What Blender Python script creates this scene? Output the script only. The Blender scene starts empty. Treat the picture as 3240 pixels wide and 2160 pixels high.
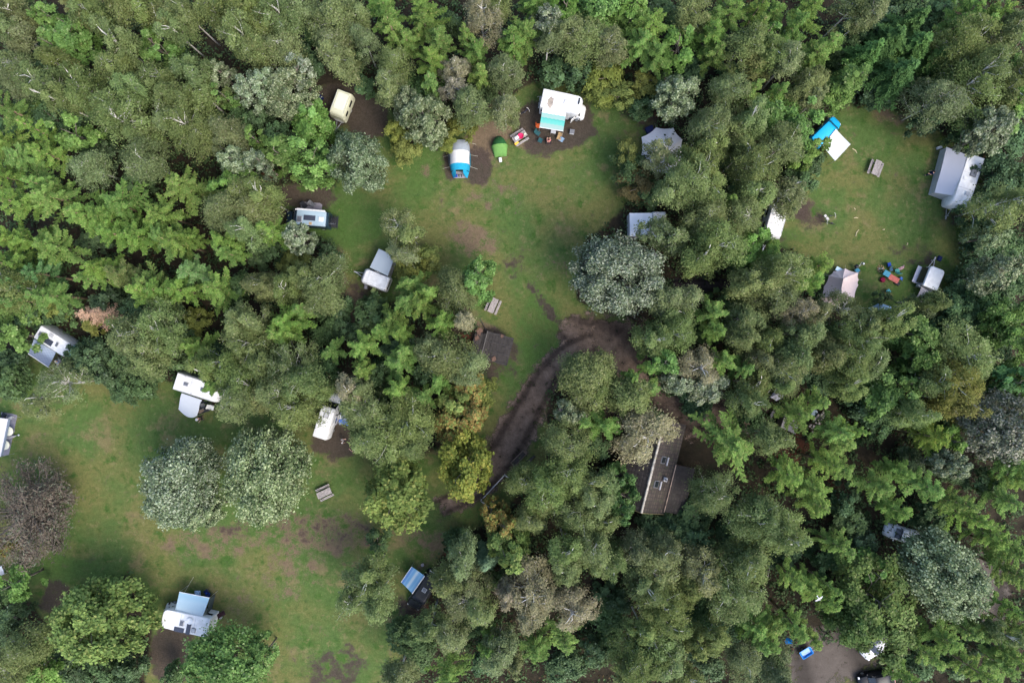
import bpy, math, random
import numpy as np
from mathutils import Vector
PI = math.pi; R_ = math.radians
random.seed(7)
sc = bpy.context.scene
col = sc.collection
# ------------------------------------------------------------------ camera, light, exposure
CAMH = 83.077; PPM = 26.0            # camera height (m); photograph pixels per metre on the ground
cd = bpy.data.cameras.new('camera'); cam = bpy.data.objects.new('camera', cd); col.objects.link(cam)
cam.location = (0, 0, CAMH); cam.rotation_euler = (0, 0, 0)
cd.sensor_width = 36; cd.lens = 24; cd.clip_end = 2000; cd.clip_start = 0.5
sc.camera = cam
SUN_EL, SUN_ROT = R_(50), R_(132)
w = bpy.data.worlds.new('World'); sc.world = w; w.use_nodes = True
wn = w.node_tree; bgn = wn.nodes['Background']
sky = wn.nodes.new('ShaderNodeTexSky'); sky.sky_type = 'NISHITA'; sky.sun_disc = False
sky.sun_elevation = SUN_EL; sky.sun_rotation = SUN_ROT; sky.dust_density = 3.0; sky.air_density = 1.0; sky.ozone_density = 1.0
wn.links.new(sky.outputs[0], bgn.inputs[0]); bgn.inputs[1].default_value = 0.15
ld = bpy.data.lights.new('sun', 'SUN'); ld.energy = 0.9; ld.angle = R_(34); ld.color = (1.0, 0.95, 0.87)
sun = bpy.data.objects.new('sun', ld); col.objects.link(sun)
dirv = Vector((math.sin(SUN_ROT)*math.cos(SUN_EL), math.cos(SUN_ROT)*math.cos(SUN_EL), math.sin(SUN_EL)))
sun.rotation_euler = dirv.to_track_quat('Z', 'Y').to_euler(); sun.location = (60, -60, 90)
vs = sc.view_settings; vs.view_transform = 'Standard'; vs.look = 'None'; vs.gamma = 1.0; vs.exposure = 1.7
cy = sc.cycles; cy.max_bounces = 5; cy.diffuse_bounces = 3; cy.glossy_bounces = 2; cy.transmission_bounces = 3; cy.transparent_max_bounces = 8
try: cy.use_denoising = True
except Exception: pass

# ------------------------------------------------------------------ plan measurements -> metres
VIEW = {}
def view(n, x0, y0, x1, wpx): VIEW[n] = (x0, y0, (x1-x0)/wpx)
for j, r in enumerate('ABC'):
    for i, (x0, x1, wp) in enumerate(((0, 820, 1786), (800, 1620, 1786), (1600, 2420, 1786), (2400, 3240, 1829))):
        view(r+str(i+1), x0, j*720, x1, wp)
for n, x0, y0, x1, wp in (('cream', 960, 250, 1160, 1960), ('navy', 880, 620, 1100, 2352), ('rounded', 1120, 770, 1280, 1476), ('alcove', 1600, 260, 1880, 1996),
    ('tents', 1390, 400, 1630, 1981), ('grey', 1980, 370, 2200, 1643), ('hidden', 1960, 640, 2130, 1666), ('bluevan', 2560, 360, 2720, 1476),
    ('long', 2910, 440, 3140, 1387), ('birchcar', 2420, 600, 2720, 2352), ('beige', 2580, 820, 2760, 1764), ('table', 2730, 800, 3010, 2195),
    ('check', 70, 1010, 270, 1845), ('awn', 520, 1150, 720, 1651), ('edge', 0, 1280, 80, 697), ('wvan', 960, 1230, 1160, 1493),
    ('shed', 1480, 1010, 1640, 1568), ('house', 1960, 1300, 2240, 1220), ('wood', 2410, 1180, 2640, 1503), ('silver', 2760, 1620, 2940, 2352),
    ('pen', 2350, 1720, 2480, 1456), ('lot', 2440, 1960, 2820, 2352), ('bl', 470, 1810, 720, 1568), ('black', 1240, 1760, 1420, 1411),
    ('rail', 1500, 1400, 1760, 1699), ('corner', 0, 1720, 120, 1568), ('P', 0, 0, 3240, 3240), ('V', 0, 0, 3240, 2352), ('bird', 2560, 1840, 2620, 1176),
    ('bag', 950, 260, 1040, 1568), ('pal', 1740, 1250, 1850, 1327)):
    view(n, x0, y0, x1, wp)
def at(v, x, y, z=0.0):
    x0, y0, s = VIEW[v]; k = (CAMH-z)/CAMH/PPM
    return Vector(((x0+x*s-1620)*k, (1080-(y0+y*s))*k, z))
def ang(a, b): return math.atan2(b.y-a.y, b.x-a.x)

# ------------------------------------------------------------------ object helpers
def link(o, parent=None):
    col.objects.link(o)
    if parent is not None: o.parent = parent
    return o
def tag(o, label=None, cat=None, group=None, kind=None):
    if label: o['label'] = label
    if cat: o['category'] = cat
    if group: o['group'] = group
    if kind: o['kind'] = kind
    return o
def thing(name, label, cat, loc, rz=0.0, group=None):
    o = bpy.data.objects.new(name, None); link(o); o.empty_display_size = 0.3
    o.location = loc; o.rotation_euler = (0, 0, rz)
    return tag(o, label, cat, group)
def loc_of(root, p):
    d = Vector(p) - root.location; a = -root.rotation_euler.z
    return Vector((d.x*math.cos(a)-d.y*math.sin(a), d.x*math.sin(a)+d.y*math.cos(a), d.z))
class MB:
    def __init__(s): s.v = []; s.f = []; s.att = {}
    def add(s, v, f):
        b = len(s.v); s.v += [tuple(p) for p in v]; s.f += [tuple(i+b for i in q) for q in f]; return s
    def box(s, c, d, rz=0.0, rx=0.0, ry=0.0, taper=1.0):
        hx, hy, hz = d[0]/2, d[1]/2, d[2]/2; P = []
        for z in (-hz, hz):
            t = 1.0 if z < 0 else taper
            for x, y in ((-hx, -hy), (hx, -hy), (hx, hy), (-hx, hy)):
                p = Vector((x*t, y*t, z))
                if rx: p = Vector((p.x, p.y*math.cos(rx)-p.z*math.sin(rx), p.y*math.sin(rx)+p.z*math.cos(rx)))
                if ry: p = Vector((p.x*math.cos(ry)+p.z*math.sin(ry), p.y, -p.x*math.sin(ry)+p.z*math.cos(ry)))
                if rz: p = Vector((p.x*math.cos(rz)-p.y*math.sin(rz), p.x*math.sin(rz)+p.y*math.cos(rz), p.z))
                P.append(p+Vector(c))
        return s.add(P, [(3, 2, 1, 0), (4, 5, 6, 7), (0, 1, 5, 4), (1, 2, 6, 5), (2, 3, 7, 6), (3, 0, 4, 7)])
    def rings(s, rings, cap=True, closed=True):
        n = len(rings[0]); V = [p for r in rings for p in r]; F = []
        for i in range(len(rings)-1):
            for j in range(n if closed else n-1):
                k = (j+1) % n
                F.append((i*n+j, i*n+k, (i+1)*n+k, (i+1)*n+j))
        if cap and closed:
            F.append(tuple(reversed(range(n)))); F.append(tuple((len(rings)-1)*n+j for j in range(n)))
        return s.add(V, F)
    def tube(s, pts, rad, n=6):
        pts = [Vector(p) for p in pts]; rr = rad if isinstance(rad, (list, tuple)) else [rad]*len(pts); R = []
        for i, p in enumerate(pts):
            d = (pts[min(i+1, len(pts)-1)]-pts[max(i-1, 0)])
            d = d.normalized() if d.length > 1e-6 else Vector((0, 0, 1))
            a = d.cross(Vector((0, 0, 1)) if abs(d.z) < 0.9 else Vector((1, 0, 0))).normalized(); b = d.cross(a)
            R.append([p+a*(rr[i]*math.cos(2*PI*k/n))+b*(rr[i]*math.sin(2*PI*k/n)) for k in range(n)])
        return s.rings(R)
    def lathe(s, prof, n=16, c=(0, 0, 0)):
        return s.rings([[(c[0]+r*math.cos(2*PI*k/n), c[1]+r*math.sin(2*PI*k/n), c[2]+z) for k in range(n)] for r, z in prof])
    def wheel(s, c, r, wd, n=16, axis='y'):
        pr = [(r*0.86, -wd/2), (r, -wd/2*0.7), (r, wd/2*0.7), (r*0.86, wd/2)]; R = []
        for q, t in pr:
            R.append([(c[0]+q*math.cos(2*PI*k/n), c[1]+t, c[2]+q*math.sin(2*PI*k/n)) for k in range(n)])
        return s.rings(R)
    def prism(s, poly, z0, z1):
        return s.rings([[(x, y, z0) for x, y in poly], [(x, y, z1) for x, y in poly]])
    def sheet(s, g, t=0.012):
        """g: rows of points (a cloth), given a real thickness t downwards"""
        m, n = len(g), len(g[0]); V = [Vector(p) for r in g for p in r]; V += [p-Vector((0, 0, t)) for p in V]; N = m*n; F = []
        for i in range(m-1):
            for j in range(n-1):
                a, b, c, d = i*n+j, i*n+j+1, (i+1)*n+j+1, (i+1)*n+j
                F += [(a, b, c, d), (N+d, N+c, N+b, N+a)]
        edge = [j for j in range(n)]+[i*n+n-1 for i in range(1, m)]+[(m-1)*n+j for j in range(n-2, -1, -1)]+[i*n for i in range(m-2, 0, -1)]
        for k in range(len(edge)):
            a, b = edge[k], edge[(k+1) % len(edge)]
            F.append((b, a, N+a, N+b))
        s.att['v'] = s.att.get('v', [])+[i/(m-1) for i in range(m) for j in range(n)]*2
        s.att['u'] = s.att.get('u', [])+[j/(n-1) for i in range(m) for j in range(n)]*2
        return s.add(V, F)
    def build(s, name, mat, parent=None, smooth=False, loc=None, bevel=0.0):
        me = bpy.data.meshes.new(name); me.from_pydata(s.v, [], s.f); me.update()
        for k, a in s.att.items():
            if len(a) == len(s.v):
                q = me.attributes.new(k, 'FLOAT', 'POINT'); q.data.foreach_set('value', a)
        if mat: me.materials.append(mat)
        if smooth:
            me.polygons.foreach_set('use_smooth', [True]*len(me.polygons)); me.set_sharp_from_angle(angle=R_(38))
        o = bpy.data.objects.new(name, me); link(o, parent)
        if loc: o.location = loc
        if bevel:
            b = o.modifiers.new('edge', 'BEVEL'); b.width = bevel; b.segments = 2; b.limit_method = 'ANGLE'; b.angle_limit = R_(40)
        return o
def rrect(x0, x1, hw, r, n=4, rf=None):
    """rounded rectangle in plan: x0 rear, x1 front; r corner radius (rf at the front)"""
    rf = r if rf is None else rf; P = []
    for cx, cyy, a0, q in ((x1-rf, hw-rf, 0, rf), (x0+r, hw-r, PI/2, r), (x0+r, -hw+r, PI, r), (x1-rf, -hw+rf, 1.5*PI, rf)):
        for k in range(n+1):
            a = a0+PI/2*k/n; P.append((cx+q*math.cos(a), cyy+q*math.sin(a)))
    return P
def body_rings(secs):
    """secs: (z, x0, x1, halfwidth, r, rf)"""
    return [[(x, y, z) for x, y in rrect(x0, x1, hw, r, 4, rf)] for z, x0, x1, hw, r, rf in secs]
def stations(st):
    """loft along x; st: (x, half width, half width at top, z0, z1, shoulder radius)"""
    R = []
    for x, wd, wt, z0, z1, r in st:
        h = z1-z0
        half = [(wd*.95, z0), (wd, z0+.3*h), (wd, z0+.55*h), (wt, z1-r), (wt-.3*r, z1-.28*r), (wt-r, z1)]
        R.append([(x, y, z) for y, z in half]+[(x, -y, z) for y, z in reversed(half)])
    return R

# ------------------------------------------------------------------ materials
MATS = {}
def nodes(m):
    m.use_nodes = True; nt = m.node_tree; return nt, nt.nodes['Principled BSDF']
def plain(name, c, rough=0.5, metal=0.0, var=0.08, scale=3.0, spec=0.5, bump=0.0):
    if name in MATS: return MATS[name]
    m = bpy.data.materials.new(name); nt, b = nodes(m); N, L = nt.nodes, nt.links
    tc = N.new('ShaderNodeTexCoord'); nz = N.new('ShaderNodeTexNoise'); nz.inputs['Scale'].default_value = scale; nz.inputs['Detail'].default_value = 6
    L.new(tc.outputs['Object'], nz.inputs['Vector'])
    mx = N.new('ShaderNodeMix'); mx.data_type = 'RGBA'
    mx.inputs['A'].default_value = tuple(q*(1-var) for q in c)+(1,); mx.inputs['B'].default_value = tuple(min(1, q*(1+var)) for q in c)+(1,)
    mr = N.new('ShaderNodeMapRange'); mr.inputs[1].default_value = .3; mr.inputs[2].default_value = .7
    L.new(nz.outputs['Fac'], mr.inputs[0]); L.new(mr.outputs[0], mx.inputs['Factor']); L.new(mx.outputs['Result'], b.inputs['Base Color'])
    b.inputs['Roughness'].default_value = rough; b.inputs['Metallic'].default_value = metal; b.inputs['Specular IOR Level'].default_value = spec
    if bump:
        bp = N.new('ShaderNodeBump'); bp.inputs['Strength'].default_value = bump; bp.inputs['Distance'].default_value = .02
        L.new(nz.outputs['Fac'], bp.inputs['Height']); L.new(bp.outputs[0], b.inputs['Normal'])
    MATS[name] = m; return m
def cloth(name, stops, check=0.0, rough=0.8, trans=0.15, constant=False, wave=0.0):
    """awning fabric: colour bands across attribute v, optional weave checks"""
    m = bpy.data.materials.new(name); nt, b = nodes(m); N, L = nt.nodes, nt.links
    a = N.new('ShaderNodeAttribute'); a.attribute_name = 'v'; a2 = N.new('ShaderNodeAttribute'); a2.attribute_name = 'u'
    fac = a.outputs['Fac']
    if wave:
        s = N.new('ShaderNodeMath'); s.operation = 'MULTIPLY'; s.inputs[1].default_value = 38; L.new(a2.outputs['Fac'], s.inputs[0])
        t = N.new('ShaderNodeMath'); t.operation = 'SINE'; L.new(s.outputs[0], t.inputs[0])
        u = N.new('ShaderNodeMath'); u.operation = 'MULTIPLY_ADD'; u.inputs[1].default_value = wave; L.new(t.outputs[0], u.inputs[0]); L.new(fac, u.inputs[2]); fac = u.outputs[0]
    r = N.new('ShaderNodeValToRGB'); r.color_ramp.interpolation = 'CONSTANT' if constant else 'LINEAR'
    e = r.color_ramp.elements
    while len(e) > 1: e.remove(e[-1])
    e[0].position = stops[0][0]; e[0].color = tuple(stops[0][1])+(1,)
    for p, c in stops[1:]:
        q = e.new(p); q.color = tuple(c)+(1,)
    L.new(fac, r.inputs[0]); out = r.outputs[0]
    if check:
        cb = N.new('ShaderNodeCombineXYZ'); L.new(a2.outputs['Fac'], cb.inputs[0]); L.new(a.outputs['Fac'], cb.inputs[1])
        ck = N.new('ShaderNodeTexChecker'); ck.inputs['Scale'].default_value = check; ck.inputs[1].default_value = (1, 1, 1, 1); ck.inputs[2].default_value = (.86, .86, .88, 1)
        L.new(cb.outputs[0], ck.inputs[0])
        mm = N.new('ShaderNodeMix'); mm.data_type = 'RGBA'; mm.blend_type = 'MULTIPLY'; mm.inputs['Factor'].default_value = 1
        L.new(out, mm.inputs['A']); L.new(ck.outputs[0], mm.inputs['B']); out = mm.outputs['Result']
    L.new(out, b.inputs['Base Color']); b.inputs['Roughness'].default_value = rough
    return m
WHITE = plain('white_panel', (.57, .58, .585), .4, var=.15, scale=1.9)
OFFW = plain('off_white_panel', (.52, .52, .54), .4, var=.04, scale=1.5)
CREAM = plain('cream_panel', (.52, .53, .39), .4, var=.04, scale=1.5)
CREAM2 = plain('cream_roof_panel', (.6, .61, .5), .45, var=.06, scale=1.0)
GREYW = plain('dirty_white_panel', (.36, .37, .39), .5, var=.12, scale=1.5)
BLUEW = plain('pale_blue_roof', (.27, .36, .42), .35, var=.04)
NAVY = plain('navy_paint', (.012, .028, .045), .22, var=.1)
BLACK = plain('black_paint', (.006, .008, .012), .4, var=.1, spec=.25)
SILVER = plain('silver_paint', (.72, .75, .8), .4, metal=.0, var=.04)
GLASS = plain('dark_glass', (.012, .016, .02), .08, var=.1, spec=.7)
AQUA = plain('screen_cover_aqua', (.35, .66, .6), .35, var=.1)
GREYGL = plain('smoked_plastic', (.10, .11, .13), .3, var=.15)
SOLAR = plain('solar_cells', (.035, .04, .06), .25, var=.2, scale=9)
RUB = plain('tyre_rubber', (.018, .018, .018), .8)
RIM = plain('wheel_rim', (.4, .41, .42), .4, metal=.6)
ALU = plain('galvanised_steel', (.42, .43, .45), .4, metal=.6, var=.12)
PLAS = plain('white_plastic', (.48, .48, .48), .4, var=.03)
GREYP = plain('grey_plastic', (.12, .125, .135), .5)
BLKP = plain('black_plastic', (.015, .016, .02), .5, var=.2)
SKIN = plain('skin', (.5, .29, .21), .5, var=.06)
def fabric(name, c, var=.1): return plain(name, c, .85, var=var, scale=4, spec=.2)
TEAL = fabric('teal_fabric', (.02, .075, .085)); CYAN = fabric('sky_blue_fabric', (.05, .2, .29)); NAVYF = fabric('navy_fabric', (.008, .014, .06))
ROYAL = fabric('royal_blue_fabric', (.012, .05, .28)); REDF = fabric('salmon_fabric', (.34, .10, .085), .25); CRIM = fabric('crimson_fabric', (.16, .008, .035))
PINK = fabric('pink_fabric', (.5, .02, .09)); ROSE = fabric('rose_fabric', (.55, .12, .15)); TAN = fabric('tan_fabric', (.38, .26, .13)); ORNG = fabric('orange_fabric', (.55, .11, .03))
LTBL = fabric('pale_blue_fabric', (.2, .3, .42)); GREYF = fabric('grey_fabric', (.22, .22, .25)); DKF = fabric('charcoal_fabric', (.025, .028, .035)); DENIM = fabric('denim_fabric', (.10, .2, .38))
WHF = fabric('white_fabric', (.48, .475, .49), .05); HAIRW = fabric('white_hair', (.7, .66, .6)); HAIRB = fabric('brown_hair', (.05, .025, .012), .3)
YEL = fabric('yellow_fabric', (.6, .36, .04))
OLDWOOD = plain('weathered_wood', (.25, .225, .215), .85, var=.3, scale=7, bump=.3)
DKWOOD = plain('dark_wet_wood', (.04, .034, .03), .85, var=.5, scale=6, bump=.4)
BRWOOD = plain('brown_timber', (.13, .095, .07), .85, var=.35, scale=6, bump=.3)
# ------------------------------------------------------------------ the ground: one sheet, worn as the photograph shows
def vpoly(s): return [tuple(at('V', *map(float, q.split(',')))[:2]) for q in s.split()]
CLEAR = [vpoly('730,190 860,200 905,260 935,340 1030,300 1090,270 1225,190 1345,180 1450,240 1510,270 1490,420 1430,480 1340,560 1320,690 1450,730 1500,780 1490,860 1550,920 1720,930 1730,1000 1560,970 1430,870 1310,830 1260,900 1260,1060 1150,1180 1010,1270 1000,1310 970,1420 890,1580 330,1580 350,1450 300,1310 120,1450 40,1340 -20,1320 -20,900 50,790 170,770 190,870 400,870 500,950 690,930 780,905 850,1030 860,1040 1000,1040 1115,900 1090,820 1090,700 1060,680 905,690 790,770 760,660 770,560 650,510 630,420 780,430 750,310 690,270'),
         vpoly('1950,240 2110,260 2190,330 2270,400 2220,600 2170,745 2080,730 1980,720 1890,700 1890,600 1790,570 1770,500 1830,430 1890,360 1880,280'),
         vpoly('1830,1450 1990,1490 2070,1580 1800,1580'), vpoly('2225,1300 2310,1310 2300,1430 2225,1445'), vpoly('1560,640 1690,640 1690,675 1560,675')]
def inpoly(P, X, Y):
    ins = np.zeros(X.shape, bool); n = len(P)
    for i in range(n):
        x1, y1 = P[i]; x2, y2 = P[(i+1) % n]
        c = ((y1 > Y) != (y2 > Y)) & (X < (x2-x1)*(Y-y1)/((y2-y1)+1e-12)+x1); ins ^= c
    return ins
def blur(a, n):
    for _ in range(n):
        p = np.pad(a, 1, mode='edge'); a = (p[:-2, 1:-1]+p[2:, 1:-1]+p[1:-1, :-2]+p[1:-1, 2:]+2*p[1:-1, 1:-1])/6
    return a
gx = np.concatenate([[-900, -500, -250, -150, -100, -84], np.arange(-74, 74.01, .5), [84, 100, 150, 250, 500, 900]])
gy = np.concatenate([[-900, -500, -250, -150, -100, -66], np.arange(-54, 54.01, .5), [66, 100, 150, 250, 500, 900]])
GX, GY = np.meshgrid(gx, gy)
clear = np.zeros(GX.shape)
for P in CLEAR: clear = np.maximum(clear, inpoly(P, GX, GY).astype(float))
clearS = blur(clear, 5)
def blobs(s):
    """V-picture ellipses x,y,rx,ry,turn,strength -> mask on the ground grid"""
    M = np.zeros(GX.shape)
    for q in s.split():
        x, y, rx, ry, a, k = map(float, q.split(',')); c = at('V', x, y); m = 1.3776/PPM; a = R_(-a)
        dx, dy = GX-c.x, GY-c.y; u = (dx*math.cos(a)+dy*math.sin(a))/(rx*m); v_ = (-dx*math.sin(a)+dy*math.cos(a))/(ry*m)
        M = np.maximum(M, k*np.clip(1.35-(u*u+v_*v_), 0, 1))
    return M
soil = blobs('790,235,75,55,0,1.5 845,275,50,58,0,1.4 700,445,90,45,0,.9 650,500,40,30,0,.8 850,655,50,32,0,.8 1290,285,80,62,0,1.6 1245,290,55,70,0,1.4 1275,320,62,28,0,1.6 1095,380,38,48,0,1.2 1036,375,24,44,0,1.1 1495,275,55,30,0,.8 '
             '2100,585,70,35,0,.45 2185,640,45,60,0,.35 130,1375,50,42,-35,.95 400,1500,60,75,0,1.5 765,1540,85,60,-20,.72 720,1212,190,44,5,.42 560,1215,90,22,5,.4 1180,605,32,42,0,.6 1130,820,70,75,0,.8 '
             '770,1015,60,45,0,1.1 460,1020,40,22,0,.4 950,1395,45,40,0,.7 140,830,45,30,0,.6 1900,1500,150,110,0,.3 2200,420,60,120,0,.6 1850,490,52,36,20,.8 1262,712,55,13,50,.95 1215,655,28,9,55,.8 1370,500,30,18,0,.25 1470,250,60,30,0,.6 1050,1150,70,22,0,.55 900,1045,80,18,0,.5')
rust = blobs('1120,308,60,26,-10,1.5 1105,345,36,42,0,1.3 1150,345,25,60,0,.6 1205,318,40,30,0,.9 1240,285,30,50,0,.8 1205,320,40,22,0,.6 1480,245,55,35,0,.55 815,715,50,62,-20,1.1 580,345,40,60,0,.8 600,400,30,40,0,.8 550,225,40,60,0,.6 780,620,22,60,0,.8 1100,770,50,40,0,.9 '
             '970,1240,80,35,0,.6 1000,1280,70,35,0,.6 950,1400,50,30,0,.8 650,1330,70,60,0,.5 560,1400,60,80,0,.35 1845,480,50,35,20,.8 1090,550,70,45,20,.8 1130,450,90,45,0,.5 1050,420,80,35,0,.45 1000,390,60,25,0,.4 1250,620,60,40,0,.35 50,1140,50,30,0,.4 2050,260,60,30,0,.6 1140,870,30,40,0,.5 700,430,80,30,0,.4 720,1222,200,60,5,.75 480,1245,160,50,0,.6 680,1290,90,80,0,.55 850,1330,60,50,0,.4 1310,390,90,60,0,.25 1440,270,40,30,0,.4 100,1040,60,70,0,.3 1290,1350,40,30,0,.6 1800,1010,70,60,0,.7 1910,1060,60,60,0,.6')
lush = blobs('800,520,110,60,-20,.9 950,420,60,110,0,.6 1150,470,55,100,0,.5 1330,330,40,100,20,.5 1240,760,70,110,0,.8 1200,680,50,80,0,.5 100,900,90,50,0,.8 250,960,120,50,0,.4 120,1310,120,40,0,.9 60,1400,60,50,0,.6 560,1270,150,40,0,.3 620,1370,60,60,0,.5 1170,340,40,30,0,.4 1900,360,50,50,0,.6 1930,450,120,30,0,.4 1850,540,60,40,0,.5 2050,640,120,80,0,.45 450,1000,80,40,0,.4 350,1350,80,60,0,.3 700,1180,60,18,0,.4 1090,1180,60,40,0,.6 760,330,60,40,0,.4')
gme = bpy.data.meshes.new('ground'); NX, NY = len(gx), len(gy)
verts = np.stack([GX.ravel(), GY.ravel(), np.zeros(GX.size)], 1)
ii = (np.arange(NY-1)[:, None]*NX+np.arange(NX-1)[None, :]).ravel()
gme.from_pydata(verts.tolist(), [], np.stack([ii, ii+1, ii+NX+1, ii+NX], 1).tolist())
for nme, a in (('clear', clearS), ('soil', soil), ('rust', rust), ('lush', lush)):
    q = gme.attributes.new(nme, 'FLOAT', 'POINT'); q.data.foreach_set('value', a.ravel().astype(np.float32))
ground = link(bpy.data.objects.new('ground', gme)); tag(ground, kind='structure')
def ground_mat():
    m = bpy.data.materials.new('worn_grass_and_forest_floor'); nt, b = nodes(m); N, L = nt.nodes, nt.links
    tc = N.new('ShaderNodeTexCoord')
    def noise(sc_, det=6, ro=.6, stretch=None):
        n = N.new('ShaderNodeTexNoise'); n.inputs['Scale'].default_value = sc_; n.inputs['Detail'].default_value = det; n.inputs['Roughness'].default_value = ro
        if stretch:
            mp = N.new('ShaderNodeMapping'); mp.inputs['Scale'].default_value = stretch; mp.inputs['Rotation'].default_value = (0, 0, .6); L.new(tc.outputs['Object'], mp.inputs[0]); L.new(mp.outputs[0], n.inputs['Vector'])
        else: L.new(tc.outputs['Object'], n.inputs['Vector'])
        return n.outputs['Fac']
    def rng(f, a, b_): 
        r = N.new('ShaderNodeMapRange'); r.interpolation_type = 'SMOOTHSTEP'; r.inputs[1].default_value = a; r.inputs[2].default_value = b_; L.new(f, r.inputs[0]); return r.outputs[0]
    def mix(f, A, B, bt='MIX'):
        x = N.new('ShaderNodeMix'); x.data_type = 'RGBA'; x.blend_type = bt
        for s, v in (('Factor', f), ('A', A), ('B', B)):
            if isinstance(v, (int, float)): x.inputs[s].default_value = v
            elif isinstance(v, tuple): x.inputs[s].default_value = v+(1,)
            else: L.new(v, x.inputs[s])
        return x.outputs['Result']
    def math_(op, a, c):
        x = N.new('ShaderNodeMath'); x.operation = op
        for i, v in enumerate((a, c)):
            if isinstance(v, (int, float)): x.inputs[i].default_value = v
            else: L.new(v, x.inputs[i])
        return x.outputs[0]
    def attr(n):
        a = N.new('ShaderNodeAttribute'); a.attribute_name = n; return a.outputs['Fac']
    n_big, n_mid, n_fine, n_leaf = noise(.11, 4), noise(.5, 8, .68), noise(5.5, 8, .75), noise(11, 3, .6)
    n_big2 = noise(.23, 5, .65)
    g = mix(rng(n_big, .40, .58), (.092, .098, .032), (.054, .092, .024))
    g = mix(math_('MULTIPLY', rng(n_big2, .54, .68), .7), g, (.135, .105, .055))
    g = mix(rng(n_mid, .57, .72), g, (.12, .098, .05))
    g = mix(rng(n_mid, .48, .34), g, (.035, .075, .014))
    wob = math_('ADD', math_('MULTIPLY', math_('SUBTRACT', n_mid, .5), 3.2), math_('MULTIPLY', math_('SUBTRACT', n_fine, .5), 1.5))
    br = lambda a, lo=.35, hi=.75: rng(math_('ADD', a, wob), lo, hi)
    n_cl = noise(1.1, 5, .62); g = mix(math_('MULTIPLY', rng(n_cl, .56, .66), .6), g, (.036, .07, .018)); g = mix(math_('MULTIPLY', rng(n_cl, .44, .34), .55), g, (.13, .118, .052))
    g = mix(math_('MULTIPLY', br(attr('lush'), .3, .9), .85), g, (.046, .09, .02))
    g = mix(br(attr('rust'), .4, .95), g, (.112, .083, .053))
    g = mix(math_('MULTIPLY', br(attr('soil'), .36, .85), .93), g, mix(n_fine, (.026, .020, .017), (.064, .047, .039)))
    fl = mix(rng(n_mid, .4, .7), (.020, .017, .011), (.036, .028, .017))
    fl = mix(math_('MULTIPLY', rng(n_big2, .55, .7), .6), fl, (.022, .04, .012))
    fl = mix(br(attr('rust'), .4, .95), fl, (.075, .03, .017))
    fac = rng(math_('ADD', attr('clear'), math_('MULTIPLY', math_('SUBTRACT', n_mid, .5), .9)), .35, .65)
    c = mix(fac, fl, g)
    c = mix(.85, c, mix(n_fine, (.3, .32, .28), (1.7, 1.68, 1.72)), 'MULTIPLY')
    n_tuft = noise(2.1, 5, .7); c = mix(.8, c, mix(n_tuft, (.35, .4, .3), (1.65, 1.6, 1.7)), 'MULTIPLY')
    c = mix(rng(n_leaf, .66, .76), c, (.16, .10, .06))
    L.new(c, b.inputs['Base Color']); b.inputs['Roughness'].default_value = .95; b.inputs['Specular IOR Level'].default_value = .15
    bp = N.new('ShaderNodeBump'); bp.inputs['Strength'].default_value = .7; bp.inputs['Distance'].default_value = .08; L.new(n_fine, bp.inputs['Height']); L.new(bp.outputs[0], b.inputs['Normal'])
    return m
gme.materials.append(ground_mat())

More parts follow.
